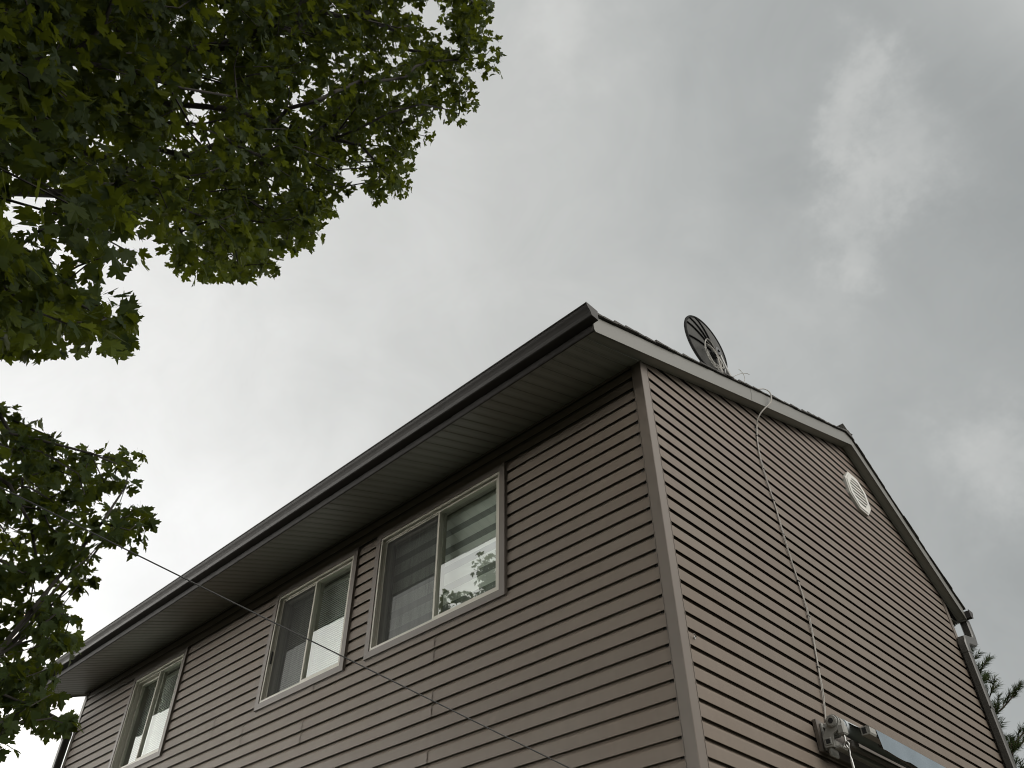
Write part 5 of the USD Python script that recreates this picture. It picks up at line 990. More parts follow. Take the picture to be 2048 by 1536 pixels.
424,-763,393,20 132,-930,712,20 -10,-894,361,20 447,-597,445,20 -28,-701,359,20 389,-748,223,20 518,-718,684,20 460,-679,363,20 533,-915,513,20 398,-725,420,20 297,-713,799,20 328,-511,517,20 608,-739,529,20 130,-916,383,20 31,-587,274,20 422,-995,381,20 345,-742,357,20 295,-653,170,20 253,-964,312,20 548,-796,370,20 61,-854,685,20 310,-794,374,20 675,-748,518,20 55,-883,492,20 105,-832,502,20
353,-894,571,20 479,-640,313,20 364,-837,355,20 508,-554,335,20 -129,-820,289,20 483,-810,165,20 276,-901,202,20 146,-709,609,20 308,-864,551,20 -96,-873,488,20 374,-814,301,20 191,-889,499,20 210,-496,484,20 144,-787,293,20 294,-658,435,20 493,-775,744,20 212,-808,680,20 572,-798,568,20 507,-590,648,20 246,-839,193,20 505,-871,300,20 96,-569,233,20 252,-968,238,20 423,-838,614,20 408,-866,321,20
2,-750,608,20 505,-852,690,20 142,-747,551,20 -41,-757,326,20 445,-813,755,20 37,-922,399,20 178,-494,484,20 257,-691,489,20 131,-838,290,20 297,-813,693,20 134,-756,766,20 269,-860,763,20 247,-943,650,20 27,-870,685,20 506,-702,650,20 311,-863,413,20 214,-681,360,20 513,-797,424,20 475,-980,399,20 564,-719,592,20 545,-790,630,20 166,-598,211,20 343,-813,283,20 343,-727,755,20 173,-681,170,20
446,-695,572,20 -84,-610,361,20 354,-534,481,20 73,-807,683,20 311,-720,174,20 -33,-571,383,20 75,-877,313,20 49,-664,423,20 159,-611,251,20 667,-796,538,20 543,-570,576,20 81,-812,189,20 230,-868,586,20 392,-993,537,20 276,-953,442,20 180,-961,275,20 351,-660,464,20 501,-894,388,20 79,-772,215,20 315,-931,560,20 159,-720,547,20 295,-605,326,20 296,-699,376,20 -44,-812,411,20 610,-742,665,20
146,-602,173,20 265,-950,390,20 82,-865,276,20 191,-974,598,20 495,-805,616,20 -71,-853,510,20 -3,-878,247,20 372,-844,647,20 164,-788,358,20 386,-686,364,20 639,-865,499,20 294,-812,240,20 281,-592,283,20 550,-853,342,20 410,-778,215,20 208,-683,220,20 572,-623,363,20 416,-851,272,20 556,-611,335,20 466,-838,349,20 233,-533,387,20 490,-782,645,20 117,-962,558,20 273,-665,254,20 275,-671,205,20
306,-932,485,20 26,-612,417,20 -44,-789,704,20 448,-652,459,20 -49,-879,398,20 -123,-761,285,20 97,-655,722,20 600,-660,650,20 38,-825,719,20 -163,-724,512,20 259,-721,280,20 518,-837,350,20 225,-487,412,20 88,-796,517,20 -2,-612,231,20 65,-828,522,20 464,-765,358,20 33,-699,205,20 441,-678,174,20 393,-759,763,20 139,-791,532,20 135,-804,764,20 141,-674,685,20 414,-910,207,20 348,-641,255,20
416,-809,232,20 286,-789,341,20 235,-889,530,20 176,-511,405,20 411,-661,259,20 376,-851,537,20 231,-747,614,20 86,-726,386,20 94,-711,323,20 138,-575,533,20 -49,-789,342,20 534,-628,279,20 13,-727,325,20 572,-831,320,20 608,-704,596,20 504,-630,349,20 374,-741,621,20 30,-699,593,20 32,-783,287,20 -3,-649,400,20 53,-633,395,20 469,-606,685,20 408,-886,555,20 -61,-651,251,20 112,-619,619,20
-1,-542,486,20 324,-944,310,20 352,-672,739,20 201,-976,331,20 107,-958,486,20 286,-743,438,20 557,-706,326,20 348,-525,651,20 504,-691,402,20 547,-607,630,20 -51,-694,254,20 518,-643,249,20 582,-759,499,20 476,-890,713,20 410,-859,516,20 -80,-928,520,20 428,-718,437,20 190,-819,371,20 314,-1006,475,20 385,-706,238,20 3,-790,344,20 16,-857,203,20 293,-798,419,20 327,-800,219,20 150,-509,615,20
604,-831,332,20 398,-921,657,20 622,-763,323,20 49,-566,257,20 286,-768,282,20 191,-585,548,20 144,-777,478,20 324,-898,505,20 392,-807,779,20 523,-644,401,20 28,-690,354,20 180,-735,787,20 174,-840,674,20 152,-808,230,20 233,-939,513,20 -126,-606,467,20 151,-898,462,20 -19,-899,440,20 85,-663,312,20 117,-969,368,20 225,-933,394,20 352,-822,727,20 161,-866,450,20 598,-755,264,20 257,-809,811,20
326,-780,589,20 240,-702,372,20 172,-873,237,20 409,-754,703,20 497,-967,550,20 418,-944,362,20 547,-833,611,20 313,-542,598,20 -86,-748,431,20 391,-887,170,20 326,-864,488,20 326,-913,316,20 654,-672,548,20 406,-617,320,20 382,-692,324,20 265,-997,535,20 94,-855,353,20 182,-797,326,20 271,-871,549,20 276,-889,502,20 294,-967,277,20 450,-552,495,20 31,-671,244,20 514,-786,349,20 376,-968,274,20
223,-847,246,20 25,-805,403,20 -71,-811,281,20 557,-716,536,20 -41,-656,647,20 325,-779,311,20 144,-992,599,20 416,-831,742,20 398,-660,347,20 185,-832,411,20 304,-621,239,20 370,-665,567,20 108,-600,526,20 393,-847,425,20 340,-859,365,20 -20,-959,520,20 155,-729,343,20 -56,-731,357,20 -48,-666,435,20 -82,-738,304,20 173,-729,575,20 111,-683,282,20 272,-954,589,20 253,-700,684,20 444,-617,327,20
309,-929,365,20 -26,-777,287,20 563,-622,452,20 468,-593,329,20 147,-626,305,20 168,-515,532,20 475,-792,339,20 -143,-761,586,20 235,-791,313,20 491,-532,457,20 113,-968,291,20 332,-515,317,20 -75,-914,381,20 286,-714,454,20 333,-758,549,20 54,-767,351,20 310,-964,574,20 228,-836,396,20 24,-810,648,20 598,-728,403,20 125,-823,399,20 310,-817,500,20 294,-805,467,20 599,-659,273,20 538,-575,334,20
-71,-788,669,20 220,-844,480,20 208,-701,546,20 554,-869,495,20 130,-744,625,20 5,-889,615,20 54,-933,679,20 -32,-706,468,20 371,-725,455,20 -163,-802,515,20 319,-583,317,20 264,-716,414,20 477,-741,576,20 292,-588,172,20 36,-736,697,20 443,-672,517,20 206,-752,518,20 385,-736,716,20 197,-528,250,20 525,-929,460,20 177,-942,456,20 164,-756,167,20 66,-975,305,20 24,-818,556,20 278,-549,441,20
468,-836,556,20 246,-642,415,20 254,-785,577,20 441,-908,582,20 286,-608,473,20 458,-879,460,20 494,-683,473,20 223,-654,185,20 377,-662,311,20 11,-871,339,20 397,-859,203,20 20,-947,425,20 69,-978,512,20 347,-534,257,20 577,-661,444,20 160,-686,274,20 291,-783,520,20 248,-853,672,20 321,-817,567,20 84,-739,692,20 506,-832,321,20 -109,-693,595,20 319,-810,665,20 357,-760,663,20 614,-650,426,20
274,-918,254,20 212,-596,223,20 267,-745,804,20 203,-915,537,20 515,-632,646,20 329,-891,539,20 -115,-638,358,20 186,-972,425,20 400,-811,656,20 394,-907,388,20 180,-879,342,20 -46,-667,389,20 -81,-675,605,20 312,-856,652,20 472,-704,734,20 590,-803,409,20 111,-679,417,20 23,-712,295,20 366,-757,165,20 393,-795,693,20 297,-842,323,20 556,-625,524,20 187,-954,224,20 55,-701,461,20 39,-917,272,20
449,-903,492,20 646,-723,565,20 162,-739,470,20 529,-645,528,20 366,-863,408,20 514,-908,631,20 250,-630,164,20 473,-627,497,20 229,-884,253,20 600,-602,488,20 522,-931,554,20 204,-895,424,20 149,-688,412,20 127,-921,426,20 213,-923,663,20 -161,-705,585,20 419,-949,601,20 135,-904,208,20 55,-636,249,20 569,-941,415,20 291,-529,350,20 309,-605,576,20 93,-719,186,20 308,-900,644,20 -158,-780,417,20
501,-830,662,20 -44,-802,249,20 414,-750,642,20 437,-509,389,20 98,-742,560,20 32,-744,629,20 207,-705,457,20 -4,-924,335,20 490,-981,478,20 623,-765,471,20 191,-794,471,20 433,-684,285,20 397,-723,357,20 620,-711,464,20 111,-752,479,20 538,-874,450,20 547,-693,479,20 -7,-699,178,20 263,-797,737,20 269,-907,646,20 524,-896,276,20 435,-897,377,20 167,-838,728,20 99,-673,225,20 437,-860,647,20
540,-885,342,20 587,-727,475,20 541,-805,518,20 158,-695,581,20 36,-890,354,20 553,-678,686,20 95,-951,535,20 -65,-652,299,20 -12,-757,573,20 -80,-783,411,20 482,-918,405,20 140,-708,167,20 135,-930,584,20 210,-772,747,20 486,-821,441,20 450,-816,672,20 606,-867,580,20 282,-740,307,20 373,-907,418,20 200,-789,811,20 570,-770,434,20 222,-985,449,20 210,-643,355,20 271,-899,168,20 403,-850,462,20
10,-521,418,20 106,-618,220,20 483,-718,412,20 -52,-844,361,20 41,-831,177,20 248,-699,576,20 -181,-751,516,20 225,-892,333,20 -51,-874,267,20 120,-929,541,20 294,-873,471,20 381,-810,514,20 400,-756,367,20 188,-928,388,20 428,-724,516,20 349,-591,340,20 -126,-849,539,20 605,-610,430,20 339,-505,581,20 70,-930,463,20 34,-781,170,20"""

# ================================================================ things on the house
# --- satellite dish on the roof beside the rake
def roof_top(y):
    return ZS + TF * y + FH + .020


DC = np.array([-0.13, 1.405, 6.975]); RD = 0.315
dish = thing('satellite_dish', 'grey ribbed satellite dish seen from behind on the roof edge', 'satellite dish', loc=(-0.06, 1.66, roof_top(1.66)))
off = np.array([-0.06, 1.66, roof_top(1.66)])
# dish local frame: e1, e2 in its plane, en towards its back (the viewer)
en = np.array([1.0, -0.035, -0.03]); en /= np.linalg.norm(en)
e1 = np.array([0, 0.711, -0.703]); e1 -= en * (e1 @ en); e1 /= np.linalg.norm(e1)
e2 = np.cross(en, e1)
def dpt(a, b, h):
    return DC - off + a * e1 + b * e2 + h * en
V, F = [], []
NR, NT = 7, 40
prof = [(0.0, .050), (.2, .048), (.4, .042), (.6, .032), (.8, .018), (.95, .003), (1.0, -.004)]
for r, h in prof:
    for k in range(NT):
        t = 2 * math.pi * k / NT
        V.append(dpt(RD * r * 1.0 * math.cos(t), RD * .95 * r * math.sin(t), h))
for i in range(NR - 1):
    for k in range(NT):
        k2 = (k + 1) % NT
        F.append([i * NT + k, i * NT + k2, (i + 1) * NT + k2, (i + 1) * NT + k])
n0 = len(V)
for r, h in prof:
    for k in range(NT):
        t = 2 * math.pi * k / NT
        V.append(dpt(RD * r * math.cos(t), RD * .95 * r * math.sin(t), h - .004))
for i in range(NR - 1):
    for k in range(NT):
        k2 = (k + 1) % NT
        F.append([n0 + i * NT + k2, n0 + i * NT + k, n0 + (i + 1) * NT + k, n0 + (i + 1) * NT + k2])
part(dish, 'reflector', MB().add(V, F).mesh(), M['dish'], smooth=True)
rim = [dpt(RD * math.cos(2 * math.pi * k / 48), RD * .95 * math.sin(2 * math.pi * k / 48), -.003) for k in range(49)]
part(dish, 'rim', MB().tube(rim, .0135, 8, cap=False, up=en).mesh(), M['dish_rib'], smooth=True)
def back_h(a, b):
    r = math.hypot(a / RD, b / (RD * .95))
    return float(np.interp(r, [q[0] for q in prof], [q[1] for q in prof]))
kx, ky = 0.10, -0.06           # centre of the mount on the back
for ang in (157, 181, 203, 238):
    t = math.radians(ang)
    a0, b0 = kx, ky
    a1, b1 = RD * .97 * math.cos(t), RD * .92 * math.sin(t)
    mb = MB()
    pts = []
    for s in np.linspace(0.12, 1, 7):
        a, b = a0 + (a1 - a0) * s, b0 + (b1 - b0) * s
        pts.append((a, b))
    d = np.array([a1 - a0, b1 - b0]); d /= np.linalg.norm(d); nn = np.array([-d[1], d[0]]) * .0042
    for (p, q) in zip(pts[:-1], pts[1:]):
        hp, hq = back_h(*p), back_h(*q)
        mb.hull([dpt(p[0] + s * nn[0], p[1] + s * nn[1], hp + h) for s in (-1, 1) for h in (-.003, .014)] + [dpt(q[0] + s * nn[0], q[1] + s * nn[1], hq + h) for s in (-1, 1) for h in (-.003, .014)])
    part(dish, 'rib', mb.mesh(), M['dish_rib'])
# mount knuckle, clamp, mast and foot
kn = dpt(kx, ky, .105)
part(dish, 'mount', MB().hull([dpt(kx + .052 * math.cos(t), ky + .060 * math.sin(t), h) for t in np.linspace(0, 2 * math.pi, 13)[:-1] for h in (.035, .062)]).mesh(), M['dish_dark'])
part(dish, 'clamp', MB().tube([dpt(kx, ky, .06), dpt(kx, ky, .098)], .044, 14).tube([dpt(kx, ky, .095), dpt(kx, ky, .110)], .014, 6).tube([dpt(kx - .03, ky + .035, .06), dpt(kx - .03, ky + .035, .09)], .008, 6).tube([dpt(kx + .034, ky - .02, .06), dpt(kx + .034, ky - .02, .095)], .008, 6).mesh(), M['dish_dark'], smooth=30)
foot = np.array([0.0, 0.0, 0.0])
mtop = dpt(kx + .05, ky, .075)
part(dish, 'mast', MB().tube([mtop + np.array([0, -.0, .02]), mtop + (foot + [0, 0, .05] - mtop) * .35, foot + [0, .01, .09], foot + [0, 0, .0]], .0215, 14).mesh(), M['galv'], smooth=40)
part(dish, 'foot_plate', MB().obox(foot + [0, 0, -.002], (.07, 0, 0), np.array([0, .11, .11 * TF]), (0, 0, .006)).mesh(), M['galv'])
part(dish, 'strut', MB().tube([mtop + (foot - mtop) * .3, foot + np.array([.05, -.30, -.30 * TF + .01])], .009, 8).tube([foot + np.array([.05, -.30, -.30 * TF + .012]), foot + np.array([.05, -.36, -.36 * TF + .012])], .012, 6).mesh(), M['galv'])
part(dish, 'feed_arm', MB().tube([dpt(RD * .7, 0, .02), dpt(RD * 1.05, 0, -.03), dpt(RD * 1.0, 0, -.30)], .013, 8).hull([dpt(RD + a, b, h) for a in (-.03, .03) for b in (-.025, .025) for h in (-.28, -.38)]).mesh(), M['dish'])

# --- coax: coil behind the dish, run along the rake, drop down the gable
def smooth_path(P, n=8):
    from scipy.interpolate import CubicSpline
    P = np.array(P, float)
    d = np.r_[0, np.cumsum(np.linalg.norm(np.diff(P, axis=0), axis=1))]
    cs = CubicSpline(d, P)
    return cs(np.linspace(0, d[-1], n * len(P)))


cx = thing('coax_cable', 'white twin coax cable coiled behind the dish and dropping down the gable', 'cable')
lc = DC + .085 * e1 - .215 * e2 + .085 * en
loops = []
for q in range(3):
    ra, rb = .135 + .009 * q, .088 + .008 * q
    pts = [lc + (ra * math.cos(t) + .02) * e1 + rb * math.sin(t) * e2 + (.010 * q + .012 * math.sin(2 * t + q)) * en for t in np.linspace(.3 + q * .2, .3 + q * .2 + 2 * math.pi, 26)]
    loops.append(pts)
mb = MB()
for q, pts in enumerate(loops):
    mb.tube(pts, .0042, 6, cap=True, up=en)
part(cx, 'coil', mb.mesh(), M['coax'], smooth=True)
yb_ = 1.60
def rp(x, y, up=.012):
    return (x, y, roof_top(y) + up)
tail = loops[0][10]
run = [tail, tail + np.array([.06, .05, -.18]), rp(.05, 1.30, .05), rp(.085, 1.42, .012), rp(.10, 1.60, .01), rp(.115, 1.74, .012), (.128, 1.83, roof_top(1.83) + .030), (.140, 1.885, roof_top(1.885) + .006),
       (.142, 1.885, 6.46), (.120, 1.80, 6.33), (.060, 1.72, 6.21), (.020, 1.715, 6.13)]
run2 = [np.array(p) + np.array([.001, .011, .004]) for p in run]
WP = [(6.13, 1.715), (5.90, 1.665), (5.55, 1.640), (5.29, 1.690), (4.965, 1.700), (4.637, 1.755), (4.358, 1.770), (3.956, 1.715), (3.74, 1.665), (3.56, 1.618), (3.47, 1.60)]
for q, (rr, mat_) in enumerate(((run, 'coax'), (run2, 'coax2'))):
    part(cx, 'strand', MB().tube(smooth_path(rr, 6), .0040, 6).mesh(), M[mat_], smooth=True)
    wpts = []
    for i, (z, y) in enumerate(WP):
        tie = i in (1, 3, 5, 7, 9)
        o = 0.0045 if tie else 0.0095
        wpts.append((0.0085 + .0035 * (not tie), y + (o if q else -o), z))
    part(cx, 'strand', MB().tube(smooth_path([rr[-1]] + wpts[1:], 6), .0040, 6).mesh(), M['coax2' if q == 0 else 'coax'], smooth=True)
for z, y in ((6.10, 1.71), (5.99, 1.685), (5.62, 1.640), (5.33, 1.682), (5.02, 1.698), (4.637, 1.755), (4.358, 1.770), (3.956, 1.715)):
    part(cx, 'cable_tie', MB().tm(rounded(((.002, y - .013, z - .004), (.017, y + .013, z + .004)), .002)).box((.012, y + .010, z - .003), (.016, y + .020, z + .001)).mesh(), M['black'])
loose = [rp(.105, 1.46, .012), rp(.11, 1.50, .06), (.10, 1.515, roof_top(1.515) + .14), (.08, 1.50, roof_top(1.5) + .20)]
part(cx, 'loose_end', MB().tube(smooth_path(loose, 6), .003, 6).mesh(), M['coax'], smooth=True)
loose2 = [loops[1][14], rp(.02, 1.45, .13), rp(.05, 1.58, .19), rp(.08, 1.70, .20)]
part(cx, 'loose_end', MB().tube(smooth_path(loose2, 6), .003, 6).mesh(), M['coax'], smooth=True)

# --- awning
aw = thing('awning', 'rolled up blue grey retractable awning mounted on the gable wall', 'awning')
AY0, AY1 = 1.42, 4.70
# wall bracket
mb = MB().tm(rounded(((.030, AY0 + .030, 3.33), (.046, AY0 + .17, 3.50)), .003)).tm(rounded(((.046, AY0 + .05, 3.42), (.14, AY0 + .085, 3.50)), .006)).tm(rounded(((.046, AY0 + .11, 3.42), (.11, AY0 + .145, 3.47)), .006))
part(aw, 'wall_bracket', mb.mesh(), M['cast'])
# torsion bar
part(aw, 'torsion_bar', MB().tm(rounded(((.062, AY0 + .005, 3.345), (.102, AY1, 3.385)), .004)).mesh(), M['cast'])
# end plate: a shaped casting holding tube and bar
def plate(pts, ya, yb):
    return MB().sweep(pts, 'y', ya, yb).mesh()
TX, TZ = .138, 3.475
circ = [(TX + .043 * math.cos(t), TZ + .043 * math.sin(t)) for t in np.linspace(-.6, math.pi + .35, 16)]
part(aw, 'end_plate', plate(circ + [(.052, 3.40), (.050, 3.335), (.112, 3.328), (.122, 3.40), (TX + .012, 3.415)], AY0 - .012, AY0 + .002), M['cast'])
part(aw, 'hub', MB().tube([(TX, AY0 - .030, TZ), (TX, AY0 + .03, TZ)], .030, 18).tube([(TX, AY0 + .030, TZ), (TX, AY0 + .075, TZ)], .041, 18).mesh(), M['cast'], smooth=30)
part(aw, 'hub_socket', MB().tube([(TX, AY0 - .034, TZ), (TX, AY0 - .029, TZ)], .016, 14).mesh(), M['dark'])  # flat dark disc, the shade of a socket given as colour
part(aw, 'hub_ring', MB().tube([(TX + .032 * math.cos(t), AY0 - .022, TZ + .032 * math.sin(t)) for t in np.linspace(0, 2 * math.pi, 25)], .0055, 6, cap=False, up=(0, 1, 0)).mesh(), M['cast'], smooth=True)
part(aw, 'gear_box', MB().tm(rounded(((TX + .012, AY0 - .006, TZ - .085), (TX + .060, AY0 + .055, TZ - .022)), .008)).mesh(), M['cast'])
part(aw, 'bar_end', MB().tm(rounded(((.059, AY0 - .016, 3.342), (.105, AY0 + .005, 3.388)), .003)).mesh(), M['cast'])
part(aw, 'bar_end_recess', MB().box((.068, AY0 - .0170, 3.351), (.096, AY0 - .0158, 3.379)).mesh(), M['dark'])  # dark plate on the bar end, painted shade of its hollow
for by, bz in ((.045, 3.36), (.045, 3.475), (.155, 3.36), (.155, 3.475)):
    part(aw, 'bolt', MB().tube([(.045, AY0 + by, bz), (.054, AY0 + by, bz)], .008, 6).mesh(), M['steel'])
part(aw, 'hook_plate', MB().tm(rounded(((.10, AY0 + .012, 3.318), (.150, AY0 + .10, 3.338)), .006)).tm(rounded(((.05, AY0 + .02, 3.29), (.075, AY0 + .12, 3.345)), .008)).mesh(), M['cast'])
# roller and cloth
part(aw, 'roller', MB().tube([(TX, AY0 + .07, TZ), (TX, AY0 + .11, TZ)], .036, 18).mesh(), M['fabric_pale'], smooth=30)
rl = []
for i, y in enumerate(np.linspace(AY0 + .10, AY1 - .1, 12)):
    rl.append((TX, y, TZ + .001 * math.sin(i * 2.1)))
part(aw, 'cloth_roll', MB().tube(rl, [.044] + [.047 + .001 * math.sin(i) for i in range(11)], 20).mesh(), M['fabric_pale'], smooth=30)
FBX, FBZ, FY0 = .292, 3.405, AY0 + .085
n = 26
V, F = [], []
for i in range(n):
    y = AY0 + .13 + (AY1 - .25 - AY0) * i / (n - 1)
    for s in np.linspace(0, 1, 5):
        V.append((TX + .01 + s * (FBX - TX - .02), y, TZ + .047 - s * (TZ + .047 - FBZ - .020) - .012 * math.sin(math.pi * s) + .0016 * math.sin(y * 9)))
for i in range(n - 1):
    for k in range(4):
        F.append([i * 5 + k, i * 5 + k + 1, i * 5 + 6 + k, i * 5 + 5 + k])
part(aw, 'cloth', MB().add(V, F).mesh(), M['fabric_pale'], smooth=True)
# front bar with its end cap
part(aw, 'front_bar', MB().sweep([(FBX - .028, FBZ - .024), (FBX + .022, FBZ - .026), (FBX + .030, FBZ - .015), (FBX + .030, FBZ + .018), (FBX + .020, FBZ + .027), (FBX - .020, FBZ + .027), (FBX - .028, FBZ + .018)], 'y', FY0, AY1 - .03).mesh(), M['cast'])
part(aw, 'front_bar_recess', MB().box((FBX - .020, FY0 - .0012, FBZ - .017), (FBX + .006, FY0 + .0005, FBZ + .019)).mesh(), M['dark'])  # dark plate standing for the shade in the open bar end
# valance with a gently waved lower edge
V, F = [], []
n = 70
for i in range(n):
    y = FY0 + .085 + (AY1 - .05 - FY0 - .085) * i / (n - 1)
    drop = .118 + .012 * math.cos(2 * math.pi * (y - FY0) / .36)
    for s in np.linspace(0, 1, 5):
        V.append((FBX + .034 + .010 * s * math.sin(y * 17 + 1.0) + .006 * s, y + .012 * s * (i == 0), FBZ + .018 - s * drop))
for i in range(n - 1):
    for k in range(4):
        F.append([i * 5 + k, i * 5 + k + 1, i * 5 + 6 + k, i * 5 + 5 + k])
part(aw, 'valance', MB().add(V, F).mesh(), M['fabric'], smooth=True)
# folded arm under the cloth, its shade put into the colour
part(aw, 'arm', MB().tube([(.13, AY0 + .22, 3.375), (.15, AY0 + 1.75, 3.368)], .020, 8).tube([(.19, AY0 + 1.72, 3.372), (.262, AY0 + .35, 3.385)], .018, 8).tm(rounded(((.10, AY0 + .15, 3.345), (.17, AY0 + .24, 3.40)), .01)).mesh(), M['shade_brown'], smooth=30)
# winding eye and crank rod hooked into it
ex, ey, ez = TX + .040, AY0 + .020, TZ - .085
loop = [(ex + .018 * math.sin(t), ey - .004 * math.sin(t), ez - .062 - .020 * math.cos(t)) for t in np.linspace(0, 2 * math.pi, 17)]
part(aw, 'winding_eye', MB().tube([(ex, ey, ez + .02), (ex, ey, ez - .042)], .0065, 8).tube(loop, .0050, 6, cap=False, up=(0, 1, 0)).mesh(), M['steel'], smooth=True)
cr = thing('crank_rod', 'thin steel winding rod hooked into the eye of the awning', 'rod')
hook = [(ex + .004, ey - .016, ez - .066), (ex + .010, ey - .004, ez - .083), (ex + .006, ey + .012, ez - .076), (ex + .002, ey + .016, ez - .095), (ex + .004, ey + .004, ez - .125), (ex + .006, ey - .004, ez - .155)]
part(cr, 'hook', MB().tube(smooth_path(hook, 5), .0048, 7).mesh(), M['steel'], smooth=True)
part(cr, 'rod', MB().tube([(ex + .006, ey - .004, ez - .145), (ex + .05, ey - .02, 1.35)], .0085, 10).mesh(), M['steel'], smooth=True)
part(cr, 'handle', MB().tube([(ex + .05, ey - .02, 1.36), (ex + .14, ey - .06, 1.33), (ex + .145, ey - .062, 1.18)], .0085, 8).mesh(), M['black'], smooth=True)

# --- small screw hook near the corner
hk = thing('screw_hook', 'small metal screw hook in the gable siding near the corner', 'hook')
hy, hz = .144, 3.664
part(hk, 'base', MB().tube([(-.004, hy, hz), (.006, hy, hz)], .0085, 12).mesh(), M['steel'], smooth=30)
part(hk, 'hook', MB().tube(smooth_path([(.004, hy, hz), (.016, hy - .004, hz), (.024, hy - .016, hz - .004), (.026, hy - .030, hz + .002), (.022, hy - .042, hz + .001)], 5), .0028, 6).mesh(), M['shade_brown'], smooth=True)

# --- overhead wire from the wall to the maple
ow = thing('overhead_wire', 'thin dark wire strung across the front of the house from the maple', 'wire')
A = np.array([-0.646, -0.004, 2.985]); B = np.array([-3.40, -6.20, 5.195])
pts = []
for s in np.linspace(0, 1, 24):
    p = A + (B - A) * s
    p[2] -= 0.02 * 4 * s * (1 - s) * 0.3
    pts.append(p)
part(ow, 'wire', MB().tube(pts, .0036, 6).mesh(), M['wire'], smooth=True)
part(ow, 'wall_eye', MB().tube([A + [0, .006, 0], A + [0, -.012, 0]], .010, 10).mesh(), M['steel'])

# ================================================================ ground
N = 40
gx = np.sinh(np.linspace(-4.6, 4.6, N)) * 6
V = []
for a in gx:
    for b in gx:
        r = math.hypot(a, b)
        V.append((a - 2, b + 1, -0.02 * min(max(r - 25, 0) / 40, 1) * 10))
F = [[i * N + j, (i + 1) * N + j, (i + 1) * N + j + 1, i * N + j + 1] for i in range(N - 1) for j in range(N - 1)]
gp = usdkit.mesh(stage, '/World/ground', (np.array(V), np.array(F)), M['grass'])
tag(gp.GetPrim(), kind='structure')

# ================================================================ maple, with unseen leaves added to shade the front wall
SPR = np.array([[int(c) for c in s.split(',')] for s in SPRIGS.split()], float) / 100.0
tree = thing('maple_tree', 'dark green maple overhanging the house from the left, seen from below, plus unseen shade leaves added behind the viewer', 'tree', loc=(-3.4, -6.3, 0))
TO = np.array([-3.4, -6.3, 0.0])
tips, radii = SPR[:, :3], SPR[:, 3]
# skeleton: trunk nodes, then every sprig joins the nearest node on the trunk's side
nodes = [np.array([-3.4, -6.3, z]) + np.array([.05 * math.sin(z * 1.3), .05 * math.cos(z * 1.7), 0]) for z in (0, .8, 1.6, 2.4, 3.2, 4.0, 4.8, 5.6, 6.4, 7.2, 8.0, 8.8, 9.6)]
parent = [-1] + list(range(12))
cost = [np.linalg.norm(nodes[0] - n) for n in nodes]
order = np.argsort(np.linalg.norm(tips - np.array([-3.4, -6.3, 5.0]), axis=1))
node_of = {}
for i in order:
    p = tips[i]
    P = np.array(nodes)
    d = np.linalg.norm(P - p, axis=1)
    c = d + 0.45 * np.array(cost) + np.where(P[:, 2] > p[2] + .5, .3, 0) + np.where(P[:, 2] < 2.4, 6, 0)
    j = int(np.argmin(c))
    dist = d[j]
    # split long spans and let them sag and wander
    steps = max(1, int(dist / 0.5))
    prev = j
    for s in range(1, steps + 1):
        f = s / steps
        q = P[j] + (p - P[j]) * f
        if s < steps:
            q = q + rng.normal(size=3) * .05 * dist / steps + np.array([0, 0, .10 * dist * f * (1 - f)])
        nodes.append(q); parent.append(prev); cost.append(cost[prev] + dist / steps)
        prev = len(nodes) - 1
    node_of[i] = prev
nn_ = len(nodes)
load = np.zeros(nn_)
for i in node_of.values():
    load[i] += 1
for i in range(nn_ - 1, 0, -1):
    load[parent[i]] += load[i]
rad = 0.0032 * np.maximum(load, 0.7) ** 0.50
children = {}
for i in range(1, nn_):
    children.setdefault(parent[i], []).append(i)


def chain(i0, i1):
    """follow the heaviest child"""
    path = [i0, i1]
    while children.get(path[-1]):
        k = max(children[path[-1]], key=lambda c: load[c])
        path.append(k)
    return path


trunk_path = list(range(13))
tr_r = np.maximum(rad[:13] * 1.6, np.linspace(.20, .035, 13))
part(tree, 'trunk', MB().tube([nodes[i] - TO for i in trunk_path], tr_r, 14).mesh(), M['bark'], smooth=True)
queue = [(i, c) for i in trunk_path for c in children.get(i, []) if c not in trunk_path]
twigs = MB()
limbs = []
while queue:
    i0, i1 = queue.pop()
    path = chain(i0, i1)
    rr = np.array([min(rad[i1] * 1.05, rad[i0])] + [rad[k] for k in path[1:]])
    mbx = MB().tube([nodes[k] - TO for k in path], rr, 7 if rr[0] > .012 else 4)
    if rr[0] > .024:
        limbs.append(mbx)
    else:
        twigs.add(*mbx.mesh())
    for k in path[1:]:
        for c in children.get(k, []):
            if c not in path:
                queue.append((k, c))
for mbx in limbs:
    part(tree, 'limb', mbx.mesh(), M['bark'], smooth=True)
part(tree, 'twigs', twigs.mesh(), M['bark'], kind='stuff')

# leaf: five pointed lobes, creased along the midrib; unit length, stalk at the origin
half = [(0.03, 0.0), (0.17, -0.07), (0.33, -0.08), (0.31, 0.02), (0.45, 0.07), (0.36, 0.16), (0.47, 0.24), (0.63, 0.29), (0.56, 0.37), (0.69, 0.54), (0.52, 0.53), (0.46, 0.62), (0.35, 0.55), (0.19, 0.50), (0.22, 0.62), (0.31, 0.76), (0.18, 0.79), (0.13, 0.89), (0.0, 1.03)]
outline = half + [(-x, y) for x, y in half[-2::-1]]
LV = np.array([(0.0, 0.30)] + outline)
LF = np.array([[0, i, i % len(outline) + 1] for i in range(1, len(outline) + 1)])
nl = len(LV)
STV = np.array([(-.006, 0.0), (.006, 0.0), (.005, -.62), (-.005, -.62)])
LV2 = np.vstack([LV, STV]); LF2 = np.vstack([LF, [[nl, nl + 1, nl + 2], [nl, nl + 2, nl + 3]]])


